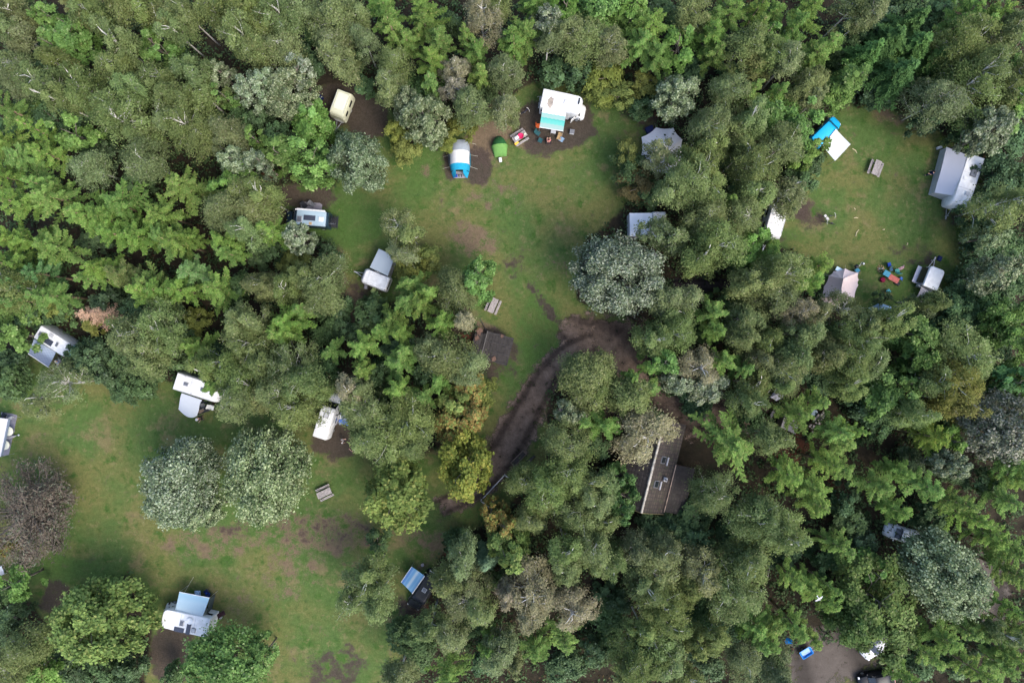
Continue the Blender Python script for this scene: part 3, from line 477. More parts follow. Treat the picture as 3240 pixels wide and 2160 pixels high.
TREES = dict(
 A1='G130,100,110 G130,270,115 G40,190,80 O370,140,85 O450,280,160 O380,320,110 O500,180,90 B600,70,120 B690,140,90 D840,180,90 B860,40,120 B1010,70,120 B1230,230,100 G1130,150,100 G1310,110,100 B1480,80,130 B1650,130,140 B1580,20,100 B1700,270,130 '
    'O1050,300,120 O1150,370,90 B840,310,115 D740,180,60 G130,470,135 G90,560,90 B390,430,85 B330,590,115 B400,690,95 B590,620,115 Y590,720,80 D550,780,90 D400,830,140 O510,920,110 B860,470,130 B950,630,110 B1150,560,135 B1210,670,100 B1370,520,115 B1390,660,120 '
    'W1540,530,90 W1740,620,110 O1560,680,55 B850,830,170 B970,890,120 G1150,800,115 B1300,880,130 G1400,930,140 G1560,930,120 G620,1150,140 G1030,1120,150 D740,1060,80 L50,740,120 D110,860,110 L250,900,90 L60,1000,150 L180,1090,170 L50,1210,140 L330,1060,110 '
    'L390,1350,170 L300,1290,110 L150,1400,130 L830,1420,190 L740,1530,180 L1270,1290,180 L1130,1480,150 L600,1480,130 W1640,1110,110 G1560,1470,150 G1700,1330,140 D1650,830,120 O1590,1250,110 O1770,970,60 D1330,780,90 D250,750,100 D1240,380,80 D850,650,90 D650,960,100 D1480,850,80 D960,1290,110 G540,60,70 D250,80,80 D280,420,70',
 A2='B50,350,110 B60,200,110 B60,60,110 B200,120,130 G230,330,140 G320,60,120 D430,220,90 G560,130,150 G560,290,140 G600,430,120 G760,290,90 G740,110,80 L930,60,130 L1200,80,150 L1190,180,110 L970,220,120 L1060,310,110 L1280,290,120 L1230,440,120 L1250,610,90 L840,30,90 '
    'P1580,120,130 G1700,60,90 L1540,370,115 L1480,260,70 L1560,510,80 L1770,280,100 G960,450,130 P1400,460,100 P1380,600,85 G960,610,110 D770,590,75 G1720,520,115 G1480,740,120 G1740,740,95 W240,640,170 W100,600,120 W320,520,100 O390,850,150 O430,770,80 W1190,830,170,.9,.95,.8 W1060,740,110,.9,.95,.8 W1230,940,80,.9,.95,.8 '
    'Y1000,900,90 Y1060,1030,110 Y1450,860,110 O200,1060,120 O420,1110,135 D320,960,100 W60,1130,80 W740,1130,190 G25,1440,145 B70,1350,105 H1020,1560,140 D700,420,80 D380,420,90 D1340,180,90 D1100,620,90 D1580,620,90 D180,900,80 D620,1010,80 Y1330,990,60 D60,820,80',
 A3='L130,250,150 L60,340,110 L190,40,130 W270,170,120 G300,280,90 O400,80,120 O620,70,140 O860,80,130 L1000,200,140 L930,300,130 O840,20,110 L1050,390,110 G580,270,170 G470,250,100 G690,330,110 O1190,310,120 L1420,250,130 L1430,390,110 L1560,80,130 L1430,140,100 G1280,80,120 L1730,80,100 L1720,230,90 D1060,90,100 '
    'B1640,320,115 G1740,380,110 D340,500,100 D500,500,85 Y700,540,140 Y660,630,110 Y790,670,95 Y930,590,100 W1170,660,160 D910,730,85 D1090,580,70 B1510,650,130 L1700,650,70 B1370,900,140 B1660,850,115 B1420,1010,110 H1080,1080,125 Y920,1260,130,.8,.62,.9 D860,1150,120 Y850,1060,100 D1000,1350,100 B1270,1265,140 B1340,1180,130 B1130,1330,120 B1400,1300,115 '
    'D1560,1080,120 B1690,1180,130 B1640,1070,90 B1730,1330,115 L1500,1390,75 G1400,1500,150 G1640,1500,130 D1270,500,100 D1560,560,100 D1290,200,80 D700,440,80 G1560,950,100 D1560,1290,90',
 A4='L80,100,115 L330,100,140 L250,200,110 O60,230,90 L480,330,115 L370,400,120 G640,70,110 G760,90,95 D900,80,130 D1050,30,100 D700,220,100 S880,330,190 S1050,370,210 S940,510,170 S720,420,150 S1010,180,140 S1180,440,140 L1420,80,140 L1590,120,120 L1370,190,110 L1530,220,85 B1430,310,150 B1720,220,120 O1740,370,115 B1760,500,115 '
    'B1400,600,200 G1230,690,150 B1490,510,140 B1680,640,115 O1720,720,100 B60,370,115 G200,440,105 G330,590,110 G360,690,80 O560,620,130 O610,560,80 D500,640,80 D770,600,115 D830,690,90 L90,660,80 O60,790,100 O285,790,115 O265,915,105 B140,1020,125 O350,1050,95 D300,1210,115 D370,1140,90 H150,1370,150 H170,1440,100 G230,1300,80 '
    'W1560,920,160 D1690,970,150 D1430,900,85 O1640,850,120 D1780,720,100 D1640,1230,130 B1690,1400,150 D1560,1480,130 D1760,1250,115 D1150,850,85 D1190,580,120 D600,480,100 D560,330,110 D200,640,90 D1490,400,100 D1220,80,110 D1150,200,80',
 B1='L100,80,135 L230,90,130 L400,140,160 L90,250,130 L950,60,150 L800,50,110 L1150,60,150 L1230,110,120 L1310,60,95 L1560,90,115 L1640,50,105 B1730,30,100 L1600,190,95 L300,330,140,.8,.95,1.3 L150,380,120,.85,.95,1.25 L1330,310,115,.85,1,1.3 L720,280,130 L850,330,120,1.2,.95,1.1 L650,350,85 L1050,380,140 L1000,450,130 L1110,430,120 L1520,430,135 L1260,430,115 '
    'B90,430,140 L350,460,130,.8,.85,1 L150,500,120,.8,.85,1 O60,560,105 D900,600,120 D740,520,100 Y400,545,80 Y650,680,70 B1010,730,170 B880,740,120 B1120,700,130 D670,870,90 D700,890,120 D880,910,120 D860,1060,115 D560,900,100 B1060,880,115 B1000,950,95 L1350,830,110 B1700,640,120 B1730,800,130 B1560,930,150 B1460,980,100 Y1350,640,90 D1450,890,95 L1500,1080,90 B1640,1170,135 B1740,1090,130 '
    'H470,1070,170 H330,1180,110 O45,745,105 D60,640,80 D80,1000,110 D40,920,90 D50,1100,80 D1150,880,100 D640,120,90 D1160,560,110 D1640,420,100 D200,580,90 D280,200,90 D470,560,100 D1260,700,90 D720,1020,100 D1000,1080,90',
 B2='L100,20,130 W320,80,105 D520,190,85 D110,150,90 D40,220,75 H1080,60,120 H1060,200,110 Y1080,230,120 Y1190,190,90 Y1230,260,70 G100,400,115 Y310,260,115 B480,360,140 B350,330,95 B500,480,120 B230,420,90 L1100,400,115 L1200,440,85 L1080,520,120 L1180,530,120 L980,640,115 L1010,720,95 L880,730,75 G1390,430,140 O1540,390,100 O1545,300,95 L1310,670,115 '
    'D820,590,110 D530,680,130 D720,760,90 L260,640,150 L200,720,125 L330,580,85 H60,650,100 L750,810,115 L540,850,95 L760,970,85 L1030,920,130 L1060,850,75 B100,960,100 B280,980,150 B350,1060,130 B200,1150,140 B320,1240,130 B450,1100,95 D480,950,95 G60,1180,115 P680,1110,95 G760,1110,70 L1000,1120,115 L1170,1150,100 L1280,1080,85 '
    'G1370,920,190 G1250,880,105 G1480,970,115 M1390,1190,120 A1490,1090,110 A1390,1320,160 A1510,1280,115 Y1560,1130,110 B780,1300,160 B950,1420,165 B1080,1340,155 B790,1450,115 D900,1200,100 B1100,1480,105 P1460,640,70 D580,560,90 D980,830,90 D880,1020,90 D640,700,80 D1200,1000,90',
 B3='W760,330,275 B1420,120,170 B1330,210,125 H1150,100,110 H1000,30,120 O1680,130,115 D1720,60,85 D1650,260,100 G1110,480,115 G1210,510,115 G1180,590,100 B1140,720,130 B1010,760,115 L1430,600,120 L1430,720,95 G1640,640,120 B1620,750,95 D1500,500,80 B1680,380,120 P1330,960,140 W1200,1060,115 W1400,1110,130 D1300,1190,130 L1490,920,115 L1620,960,95 O1080,920,100 L1000,970,60 L1010,1110,80 '
    'G560,1040,185 G500,960,115 B640,1080,120 B850,1150,125 L870,1030,65 W450,1260,110 L670,1370,130 L540,1340,65 P945,1420,195 B400,1500,130 D600,1500,110 L1550,1500,235 B1700,1080,115 B1650,1190,100 G1750,900,90 D1560,760,90 D1330,700,90 D1720,600,80 D1680,1300,90 D1000,1290,80',
 B4='L80,170,115 L400,270,115 L350,370,105 B150,320,140 B120,450,140 B50,390,100 P270,590,115 H550,560,130 G320,720,115 B60,770,95 H1120,500,110 B1200,520,65 B880,630,110 G760,660,80 O1100,800,130 O1070,730,115 O1090,900,95 B680,780,130 B640,900,140 B750,950,115 G490,880,120 B600,1080,95 D420,1040,105 B230,880,115 B120,970,140 B160,1080,80 '
    'B1400,880,170 B1270,1060,160,1.1,.95,.7 B1380,1190,120,1.15,.95,.7 B1190,1050,100 D1350,560,115 D1400,640,95 D1310,680,90 D1470,420,140 W1600,330,140 D1700,400,130 O1700,650,140 O1760,760,120 D1500,560,120 D1620,560,100 O1720,1050,115,.8,1,1.2 O1800,1000,100 O1800,1180,85 D1600,880,120 D1520,1090,130 W1600,60,110 D1590,150,140 D1730,130,120 O900,1130,140 O830,1190,105 O990,1080,95 '
    'W1640,1370,220,1.1,1,1.1 L262,1285,150 L400,1190,80 L530,1390,115 L560,1490,125 L650,1400,65 B1060,1290,105 L1180,1440,145,1.15,1.05,.8 O1330,1460,95 D1250,1340,90 D770,1230,140 D800,1340,110 B60,1440,110 Y1370,1290,110 D480,720,90 D1000,980,90 D850,480,40 D1290,800,90 G400,600,90 D250,1000,90',
 C1='C255,385,325 M690,1150,265 W1258,180,276 O1565,1435,262,.92,.95,1 G210,1330,150 G120,1450,150 D500,1440,125 D700,1510,120 D400,1490,90 D70,1130,90 D50,1230,80 O80,890,100 D40,970,75 A20,640,60 D880,1490,100 D1190,1530,80 W1420,400,120 O300,1500,110',
 C2='W108,130,305,.98,1.02,.96 M1000,250,230,1.12,1.02,.85 M1470,90,200,1.3,1.08,.75 H800,920,210 B820,830,105 B860,1010,110 B690,980,100 J1600,730,125 G1450,690,110 A1720,470,120 M1700,600,110 A1640,380,70 G1480,960,150 G1350,870,110 G1540,1060,110 D1070,1250,130 D1035,1200,90 B1220,1170,85 G1340,1230,120 L1620,1290,95 L1370,1470,140 D1150,1380,95 G1000,1510,120 G1700,1340,120 D1600,1420,105 D1420,600,90 O50,1400,90 P1770,950,95 D1700,820,80 D1530,1180,80 D870,580,70 D1480,580,80',
 C3='B460,90,150 B270,200,140 B130,180,115 B560,180,110 B300,300,115 B170,440,105 B500,380,130 B610,310,115 B680,200,85 B650,430,115 M50,560,110 M60,680,105 O790,180,90,.5,.55,.65 O830,290,100,.5,.55,.65 O770,370,85,.5,.55,.65 D700,300,80 B410,640,120 B620,590,130 B640,700,120 B740,720,95 B400,760,115 P180,940,180 P170,1090,110 P460,1050,150 L400,1240,115 L210,1330,120 D700,1130,140 D760,1020,90 B1000,770,150 G1090,640,105 G900,650,100 B960,860,120 '
    'P1330,790,140,.9,1,.8 B1250,900,95 B1570,820,180 B1550,950,150 B1650,710,115 D1310,430,140 D1330,560,100 B1450,270,130 B1720,440,150 B1080,1010,130 B1110,1130,120 B1010,1260,140 B930,1180,85 D1340,1110,115 L1700,1150,130 L1740,1270,80 B1440,1250,95 B1320,1300,75 G1620,1400,130 B900,1380,130 B1000,1430,115 B1230,1500,100 B850,1510,120 D430,1460,130 D600,1340,100 D1400,1430,95 D1000,500,110 D1150,520,90 D420,900,80 B1120,1400,110 D680,960,70 D1560,500,80 D1500,600,80 G60,1420,70 D1560,1190,90 D700,1290,90',
 C4='L350,230,160 L380,330,115 L200,130,130 L560,80,115 L450,50,110 L800,200,140 L960,120,115 L1150,200,130 L940,370,115 L1350,330,115 L1450,420,115 L1680,290,120 L1740,60,140 L1790,170,110 L560,650,110 L500,600,95 B100,480,150 B200,570,115 B40,400,85 O770,960,290,.74,.64,.72 O850,1190,165,.74,.66,.72 O660,1190,140,.7,.64,.7 O790,790,100 W1255,800,285 L330,890,130 L480,980,115 L240,830,90 L470,890,60 L80,1160,120 L250,1160,120 L60,1280,105 L330,1220,80 D80,1440,95 G150,1510,110 '
    'L1700,650,150 L1740,800,120 L1600,560,105 L1250,1250,130 L1400,1180,115 L1500,1190,95 L1640,1430,150 L1750,1380,115 L1180,1360,85 L1770,1180,105 L1730,1050,85 B1640,1200,65 L1500,1490,115 L1010,1530,95 D1070,1400,110 W1320,60,115 D620,480,110 D1200,420,110 D1250,560,70 D700,620,100 D1060,60,90 D1560,200,100 D1300,110,90 D450,720,90 D580,300,90 D1350,1400,110 D1560,1320,100 D180,700,90 D640,800,80')
LAND = [(n, at('V', x, y)) for n, x, y in (
 ('the cream caravan', 783, 238), ('the navy campervan', 715, 505), ('the small rounded caravan', 868, 620), ('the turquoise awning', 1270, 275), ('the blue and white tent', 1055, 362), ('the green dome tent', 1146, 336), ('the grey bell tent', 1520, 345),
 ('the patchy white caravan', 1500, 520), ('the bright blue van', 1910, 300), ('the caravan with grey awning', 2200, 410), ('the two bicycles', 1905, 500), ('the beige star tent', 1932, 655), ('the white folding camper', 2140, 640),
 ('the checked awning', 105, 800), ('the curved awning', 445, 905), ('the white van', 750, 970), ('the house roof', 1530, 1080), ('the dark timber shelter', 1135, 795), ('the silver car', 2070, 1225),
 ('the pale green hut', 1735, 1310), ('the black car', 2005, 1545), ('the pale blue awning', 425, 1400), ('the black van', 960, 1350), ('the mud junction', 1390, 800), ('the planks in the wood', 1870, 970), ('the purple tree', 105, 1170),
 ('the dead brown larch', 215, 725), ('the blue hand cart', 1845, 1492), ('the white metal railing', 1140, 1110), ('the top left corner', 60, 50), ('the top edge centre', 1180, 10), ('the top right corner', 2290, 40), ('the bottom right corner', 2290, 1520),
 ('the upper left edge', 30, 430), ('the right edge middle', 2320, 800), ('the bottom edge centre', 1330, 1550), ('the top edge quarter', 560, 40), ('the top edge three quarters', 1780, 40), ('the lower right edge', 2320, 1180), ('the bottom left corner', 40, 1530))]
ORD = ['', 'second', 'third', 'fourth', 'fifth', 'sixth', 'seventh', 'eighth', 'ninth', 'tenth', 'eleventh', 'twelfth']
PROTO = {}
def proto(k, r, H, var):
    b = min(KIND[k][6], key=lambda q: abs(math.log(q/r))); key = (k, b, var)
    if key not in PROTO:
        h = sum(KIND[k][4])/2; PROTO[key] = (KB[k](KIND[k][0], b, h, 1000+hash((ord(k), int(b*10), var)) % 9999), b, h)
    return PROTO[key]
placed = []
rt = random.Random(11)
def plant(k, ctr_view, x, y, zr, tint=(1, 1, 1), fixed=None):
    nm, cat, colr, sp, (h0, h1), zf, _ = KIND[k]; zr = zr*(1.13 if k in 'BGLODYS' and zr < 200 else 1.04); H = rt.uniform(h0, h1)
    zc = zf*H; p = at(ctr_view, x, y, zc); r = zr*VIEW[ctr_view][2]/PPM*(CAMH-zc)/CAMH
    if k in 'WMCO' and r > 3: H *= 1.15
    (cm, tm), b, h = proto(k, r, H, rt.randrange(4) if k not in 'CJX' else 0)
    root = thing(nm, '', cat, (p.x, p.y, 0), rt.uniform(0, 2*PI)); root['group'] = {'tree': nm.replace('_tree', '').replace('_', ' ')+' trees on the site', 'shrub': 'shrubs under the trees'}[cat]
    asx = rt.uniform(.86, 1.18); root.scale = (r/b*asx, r/b/asx, H/h)
    j = rt.uniform(.84, 1.16); c = (j*tint[0]*rt.uniform(.93, 1.09), j*tint[1]*rt.uniform(.97, 1.04), j*tint[2]*rt.uniform(.85, 1.12), 1)
    o = link(bpy.data.objects.new('crown', cm), root); o.color = c
    t = link(bpy.data.objects.new('trunk', tm), root)
    placed.append((root, k, Vector((p.x, p.y, 0)), r, x*VIEW[ctr_view][2]+VIEW[ctr_view][0], y*VIEW[ctr_view][2]+VIEW[ctr_view][1])); return root
for vn, s in TREES.items():
    for q in s.split():
        a = q[1:].split(','); plant(q[0], vn, float(a[0]), float(a[1]), float(a[2]), tuple(map(float, a[3:6])) if len(a) > 3 else (1, 1, 1))
plant('X', 'B1', 690, 620, 95)
groups = {}
for root, k, p, r, sx, sy in placed:
    a = Vector((sx, sy)); best = min(LAND, key=lambda l: (Vector((1620+l[1].x*PPM, 1080-l[1].y*PPM))-a).length); l = Vector((1620+best[1].x*PPM, 1080-best[1].y*PPM))
    d = a-l; o8 = int(round(math.atan2(-d.y, d.x)/(PI/4))) % 8
    dr = ('right of', 'above right of', 'above', 'above left of', 'left of', 'below left of', 'below', 'below right of')[o8]
    sz = ('small' if r < 1.35 else 'medium' if r < 2.1 else 'broad'); groups.setdefault((sz, k, best[0], dr), []).append((d.length, root))
for (sz, k, ln, dr), it in groups.items():
    for i, (dd, root) in enumerate(sorted(it, key=lambda t: t[0])):
        f = KIND[k]; root['label'] = f'{sz} {f[2]} {f[3]} {dr} {ln}'+('' if len(it) == 1 else ', '+('closest' if i == 0 else ORD[i]+' closest')+' to it')
        if k == 'C': root['label'] = 'large round dark purple plum tree standing alone on the grass'
        if k == 'X': root['label'] = 'bare dead brown larch with drooping twigs'
# low growth on the forest floor
rg = np.random.default_rng(5); n0 = 15000
px, py = rg.uniform(-66, 66, n0), rg.uniform(-45, 45, n0); ok = np.ones(n0, bool)
for P in CLEAR: ok &= ~inpoly(P, px, py)
lotmask = inpoly(vpoly('1380,940 1640,940 1700,1230 1400,1230'), px, py); ok &= ~lotmask
px, py = px[ok], py[ok]; nb = len(px); k = np.repeat(np.arange(nb), 14); n = len(k); u = unit(rg.normal(size=(n, 3))); u[:, 2] = np.abs(u[:, 2])
rad = rg.uniform(.35, 1.15, nb); Pp = np.stack([px[k], py[k], np.zeros(n)], 1)+u*(rad[k]*rg.random(n)**.4)[:, None]*np.array([1, 1, 1.5]); Nn = unit(u*.5+np.array([0, 0, .6])+.5*rg.normal(size=(n, 3)))
um = quads_mesh('undergrowth', leaves(Pp, Nn, .34, rg, .6), rg.random(n), rg.random(nb)[k], leaf_mat('bramble_leaf', (.034, .064, .022), (.068, .112, .042), .2, (.07, .045, .02), .94))
tag(link(bpy.data.objects.new('undergrowth', um)), 'low dark brambles and ferns covering the forest floor', 'undergrowth', kind='stuff')
# ------------------------------------------------------------------ builders for vehicles, tents and camp things
def wheel(root, x, y, r=.33, wd=.2):
    o = MB().wheel((x, y, r), r, wd).build('wheel', RUB, root, True); MB().wheel((x, y+(.02 if y > 0 else -.02), r), r*.6, wd).build('rim', RIM, o); return o
def on_roof(root, name, x, y, z, sx, sy, mat, h=.06, rz=0.0, frame=None):
    if frame is not None:
        f = MB().box((x, y, z+h*.4), (sx+.12, sy+.12, h*.8), rz).build(name, frame, root, bevel=.02); MB().box((x, y, z+h*.8+h*.25), (sx, sy, h*.5), rz).build('pane', mat, f, bevel=.015); return f
    return MB().box((x, y, z+h/2), (sx, sy, h), rz).build(name, mat, root, bevel=.02)
def side_window(root, x, y, z, lx, lz, name='window', mat=GLASS):
    return MB().box((x, y, z), (lx, .02, lz)).build(name, mat, root)
def end_window(root, x, y, z, ly, lz, tilt=0.0):
    return MB().box((x, y, z), (.02, ly, lz), ry=tilt).build('window', GLASS, root)
def drawbar(root, x0, ln=1.15, cover=True):
    m = MB().tube([(x0-.1, .42, .42), (x0+ln, 0, .45)], .045).tube([(x0-.1, -.42, .42), (x0+ln, 0, .45)], .045).box((x0+ln+.08, 0, .47), (.28, .12, .1))
    d = m.build('drawbar', ALU, root); MB().wheel((x0+ln*.85, .1, .12), .12, .06, 10).tube([(x0+ln*.85, .1, .12), (x0+ln*.85, .1, .75)], .025).build('jockey_wheel', ALU, d)
    if cover: MB().box((x0+.22, 0, .62), (.42, 1.1, .5)).build('gas_locker', WHITE, root, bevel=.06)
def caravan(label, cen, rz, L, W, H, body=WHITE, roof=None, r=.22, rf=.45, slope=.25, wheels=True, bar=True, group='caravans on the site', name='caravan'):
    root = thing(name, label, name.replace('_', ' '), (cen.x, cen.y, 0), rz, group); h = L/2
    B = body_rings([(.38, -h+.05, h-slope-.25, W/2-.05, r*.7, rf*.8), (.6, -h, h-slope*.4, W/2, r, rf), (1.25, -h, h, W/2, r, rf), (H-.5, -h+.02, h-.08-slope*.3, W/2-.01, r, rf), (H-.14, -h+.05, h-.2-slope*.8, W/2-.06, r, rf), (H-.02, -h+.12, h-.32-slope, W/2-.14, r, rf*.8), (H, -h+.2, h-.42-slope, W/2-.24, r*.8, rf*.7)])
    MB().rings(B).build('body', body, root, True)
    if roof: MB().rings(body_rings([(H-.04, -h+.3, h-.75-slope, W/2-.3, .12, .2), (H+.05, -h+.34, h-.8-slope, W/2-.36, .12, .2)])).build('roof_panel', roof, root, bevel=.02)
    for x in (-h*.3, h*.28): MB().box((x, 0, H+.004), (.05, W-.5, .012)).build('roof_seam', GREYW, root)
    for s in (-1, 1): MB().box((-.1, s*(W/2-.16), H+.004), (L*.7, .035, .03)).build('roof_rail', GREYW, root)
    for s in (-1, 1):
        side_window(root, -h*.35, s*(W/2-.005), 1.55, L*.26, .55); side_window(root, h*.42, s*(W/2-.005), 1.55, L*.2, .55)
    MB().box((0.05, -W/2+.0, 1.2), (.6, .03, 1.55)).build('door', body, root)
    end_window(root, -h+.01, 0, 1.6, W*.6, .5); end_window(root, h-.055-slope*.12, 0, 1.55, W*.55, .45, -.12)
    if wheels:
        for s in (-1, 1): wheel(root, -.1, s*(W/2-.14), .31, .18)
    if bar: drawbar(root, h-slope-.3, 1.5)
    return root
def van(label, cen, rz, L, W, H, paint, roofm=None, cat='van', name='camper_van', nose=1.0, r=.16, high=True, group=None, glass=GLASS, frontcap=None):
    root = thing(name, label, cat, (cen.x, cen.y, 0), rz, group); h = L/2; wb = h-nose
    st = [(-h, W/2-.06, W/2-.2, .42, H-.1, .1), (-h+.06, W/2-.01, W/2-.12, .36, H-.02, r), (-h+.4, W/2, W/2-.11, .34, H, r), (wb-1.0, W/2, W/2-.11, .34, H, r), (wb-.62, W/2, W/2-.13, .34, H-.05, r), (wb-.48, W/2, W/2-.16, .34, H-.14, r), (wb+.12, W/2, W/2-.12, .34, 1.12, .09), (h-.45, W/2-.02, W/2-.16, .34, .98, .09), (h-.14, W/2-.14, W/2-.3, .36, .84, .08), (h, W/2-.34, W/2-.45, .42, .66, .05)]
    MB().rings(stations(st)).build('body', paint, root, True)
    a = math.atan2(H-.14-1.12, .6); ln = math.hypot(H-.14-1.12, .6)
    MB().box((wb-.18+.02, 0, (H-.14+1.12)/2+.015), (ln*.88, W-.36, .02), ry=a).build('windscreen', glass, root)
    if roofm: MB().rings(body_rings([(H-.02, -h+.22, wb-.75, W/2-.1, .1, .2), (H+.1, -h+.25, wb-.8, W/2-.14, .12, .25), (H+.14, -h+.34, wb-.95, W/2-.24, .12, .25)])).build('roof_panel', roofm, root, True)
    for s in (-1, 1):
        side_window(root, wb-.75, s*(W/2-.028), 1.45, .75, .45); side_window(root, wb-1.85, s*(W/2-.028), 1.45, 1.0, .45); side_window(root, -h+.9, s*(W/2-.028), 1.45, .95, .45)
        wheel(root, h-.85, s*(W/2-.12), .33, .2); wheel(root, -h+.95, s*(W/2-.12), .33, .2)
        MB().box((wb+.05, s*(W/2+.1), 1.15), (.1, .2, .16)).build('mirror', BLKP, root, bevel=.03)
        MB().box((h-.16, s*(W/2-.3), .68), (.1, .26, .14), ry=.3).build('headlight', plain('lamp_glass', (.55, .56, .56), .15), root, bevel=.03)
    end_window(root, -h-.005, 0, 1.5, W*.62, .45)
    return root
def coach(label, cen, rz, L, W, H, Lcab, group='motorhomes on the site', alcove=True, front=.55, paint=WHITE):
    """coach-built motorhome: habitation box with an over-cab bed, cab nose in front. centre is the middle of the roof"""
    root = thing('motorhome', label, 'motorhome', (cen.x, cen.y, 0), rz, group); h = L/2; xb = h-1.2 if alcove else h
    B = body_rings([(.45, -h, xb, W/2, .06, .06), (.7, -h, xb, W/2, .07, .07), (H-.2, -h, xb, W/2, .08, .08), (H-.04, -h+.03, xb, W/2-.04, .1, .1), (H, -h+.12, xb, W/2-.14, .1, .1)])
    MB().rings(B).build('body', paint, root, bevel=.02)
    if alcove:
        MB().rings(body_rings([(1.75, xb-.05, h-.5, W/2-.02, .04, .3), (2.0, xb-.05, h-.12, W/2-.02, .04, front), (H-.3, xb-.05, h, W/2-.02, .04, front), (H-.05, xb-.05, h-.12, W/2-.07, .04, front), (H-.012, xb-.05, h-.3, W/2-.18, .04, front)])).build('overcab_bed', paint, root, True)
    c0 = xb-.1; ce = h+Lcab
    st = [(c0, W/2-.16, W/2-.28, .4, 1.95, .12), (h-.55, W/2-.16, W/2-.3, .4, 1.9, .12), (h+.02, W/2-.16, W/2-.24, .38, 1.2, .1), (ce-.3, W/2-.2, W/2-.34, .38, 1.0, .1), (ce-.08, W/2-.34, W/2-.5, .4, .84, .08), (ce, W/2-.55, W/2-.65, .45, .7, .05)]
    MB().rings(stations(st)).build('cab', paint, root, True)
    MB().box((h-.25, 0, 1.58), (.85, W-.75, .02), ry=math.atan2(.7, .57)).build('windscreen', GLASS, root)
    for x in (-h*.4, h*.2): MB().box((x, 0, H+.003), (.05, W-.4, .01)).build('roof_seam', GREYW, root)
    MB().tube([(-h+.4, W/2-.3, H+.02), (-h+.4, W/2-.3, H+.5)], .015).build('aerial', GREYP, root)
    for s in (-1, 1):
        side_window(root, -h*.3, s*(W/2+.002), 1.7, L*.22, .5); side_window(root, -h*.78, s*(W/2+.002), 1.75, L*.14, .45); side_window(root, c0+.55, s*(W/2-.2), 1.45, .7, .42)
        wheel(root, ce-.85, s*(W/2-.25), .34, .22); wheel(root, -h+1.3, s*(W/2-.16), .34, .22)
        MB().box((h+.05, s*(W/2+.02), 1.3), (.12, .26, .3)).build('mirror', BLKP, root, bevel=.03)
        MB().box((ce-.16, s*(W/2-.5), .76), (.14, .26, .14), ry=.4).build('headlight', plain('lamp_glass', (.55, .56, .56), .15), root, bevel=.03)
    return root
def car(label, cen, rz, paint, L=4.4, W=1.78, H=1.46, group='cars parked among the trees'):
    root = thing('parked_car', label, 'car', (cen.x, cen.y, 0), rz, group); h = L/2
    st = [(-h, W/2-.3, W/2-.36, .42, .75, .05), (-h+.12, W/2-.1, W/2-.2, .3, .96, .08), (-h+.7, W/2-.01, W/2-.12, .24, 1.0, .09), (0, W/2, W/2-.1, .22, .98, .08), (h-1.3, W/2, W/2-.12, .22, .94, .08), (h-.5, W/2-.04, W/2-.2, .22, .82, .08), (h-.12, W/2-.2, W/2-.34, .26, .68, .06), (h, W/2-.4, W/2-.5, .34, .56, .04)]
    MB().rings(stations(st)).build('body', paint, root, True)
    st = [(-h+.25, W/2-.22, W/2-.34, .9, 1.0, .04), (-h+.85, W/2-.13, W/2-.3, .9, H-.06, .07), (-h+1.3, W/2-.12, W/2-.29, .9, H, .08), (-.1, W/2-.12, W/2-.29, .9, H, .08), (.3, W/2-.12, W/2-.28, .9, H-.06, .07), (h-1.15, W/2-.14, W/2-.24, .85, .97, .03)]
    MB().rings(stations(st)).build('roof', paint, root, True)
    x0, x1 = .34, h-1.2; a = math.atan2(H-.06-.97, x1-x0+.1)
    MB().box(((x0+x1)/2+.02, 0, (H-.06+.97)/2+.02), (math.hypot(x1-x0, .45)*.96, W-.58, .02), ry=a).build('windscreen', GLASS, root)
    MB().box((-h+.55, 0, 1.22), (.72, W-.66, .02), ry=-math.atan2(.4, .6)).build('rear_window', GLASS, root)
    for s in (-1, 1):
        MB().box((-.35, s*(W/2-.19), 1.2), (1.9, .02, .26), rx=-s*-.45).build('side_window', GLASS, root)
        wheel(root, h-.85, s*(W/2-.1), .32, .2); wheel(root, -h+.8, s*(W/2-.1), .32, .2)
        MB().box((h-1.15, s*(W/2+.06), 1.0), (.12, .18, .12)).build('mirror', paint, root, bevel=.03)
        MB().box((h-.2, s*(W/2-.3), .68), (.2, .3, .1), ry=.35).build('headlight', plain('lamp_glass', (.55, .56, .56), .15), root, bevel=.03)
        MB().box((-h+.06, s*(W/2-.3), .8), (.06, .28, .14)).build('tail_light', plain('red_lens', (.3, .01, .01), .2), root)
    return root
def awning(root, v, q, z0, z1, mat, sag=.05, legs=True, rail=True, nu=9, nv=9, name='awning', curve=0.0, ridge=0.0):
    """fabric spread between four plan points q (inner left, inner right, outer right, outer left) at heights z0 (inner) and z1 (outer)"""
    A, B, C, D = (loc_of(root, at(v, x, y, z)) for (x, y), z in zip(q, (z0, z0, z1, z1))); g = []
    for i in range(nv):
        t = i/(nv-1); row = []
        for j in range(nu):
            u = j/(nu-1); p = A.lerp(B, u).lerp(D.lerp(C, u), t)
            p.z += -sag*4*t*(1-t)+ridge*(1-abs(2*u-1))-curve*t*t; row.append(p)
        g.append(row)
    a = MB().sheet(g).build(name, mat, root, True)
    if rail: MB().tube([D+Vector((0, 0, -.02)), C+Vector((0, 0, -.02))], .045).build('front_rail', WHITE, a)
    if legs:
        for p in (C, D): MB().tube([p, (p.x, p.y, 0)], .022).build('support_leg', ALU, a)
    return a
def guy(root, v, a, za, b): 
    return MB().tube([loc_of(root, at(v, *a, za)), loc_of(root, at(v, *b, .02))], .012, 4).build('guy_rope', plain('pale_cord', (.5, .5, .42), .8), root)
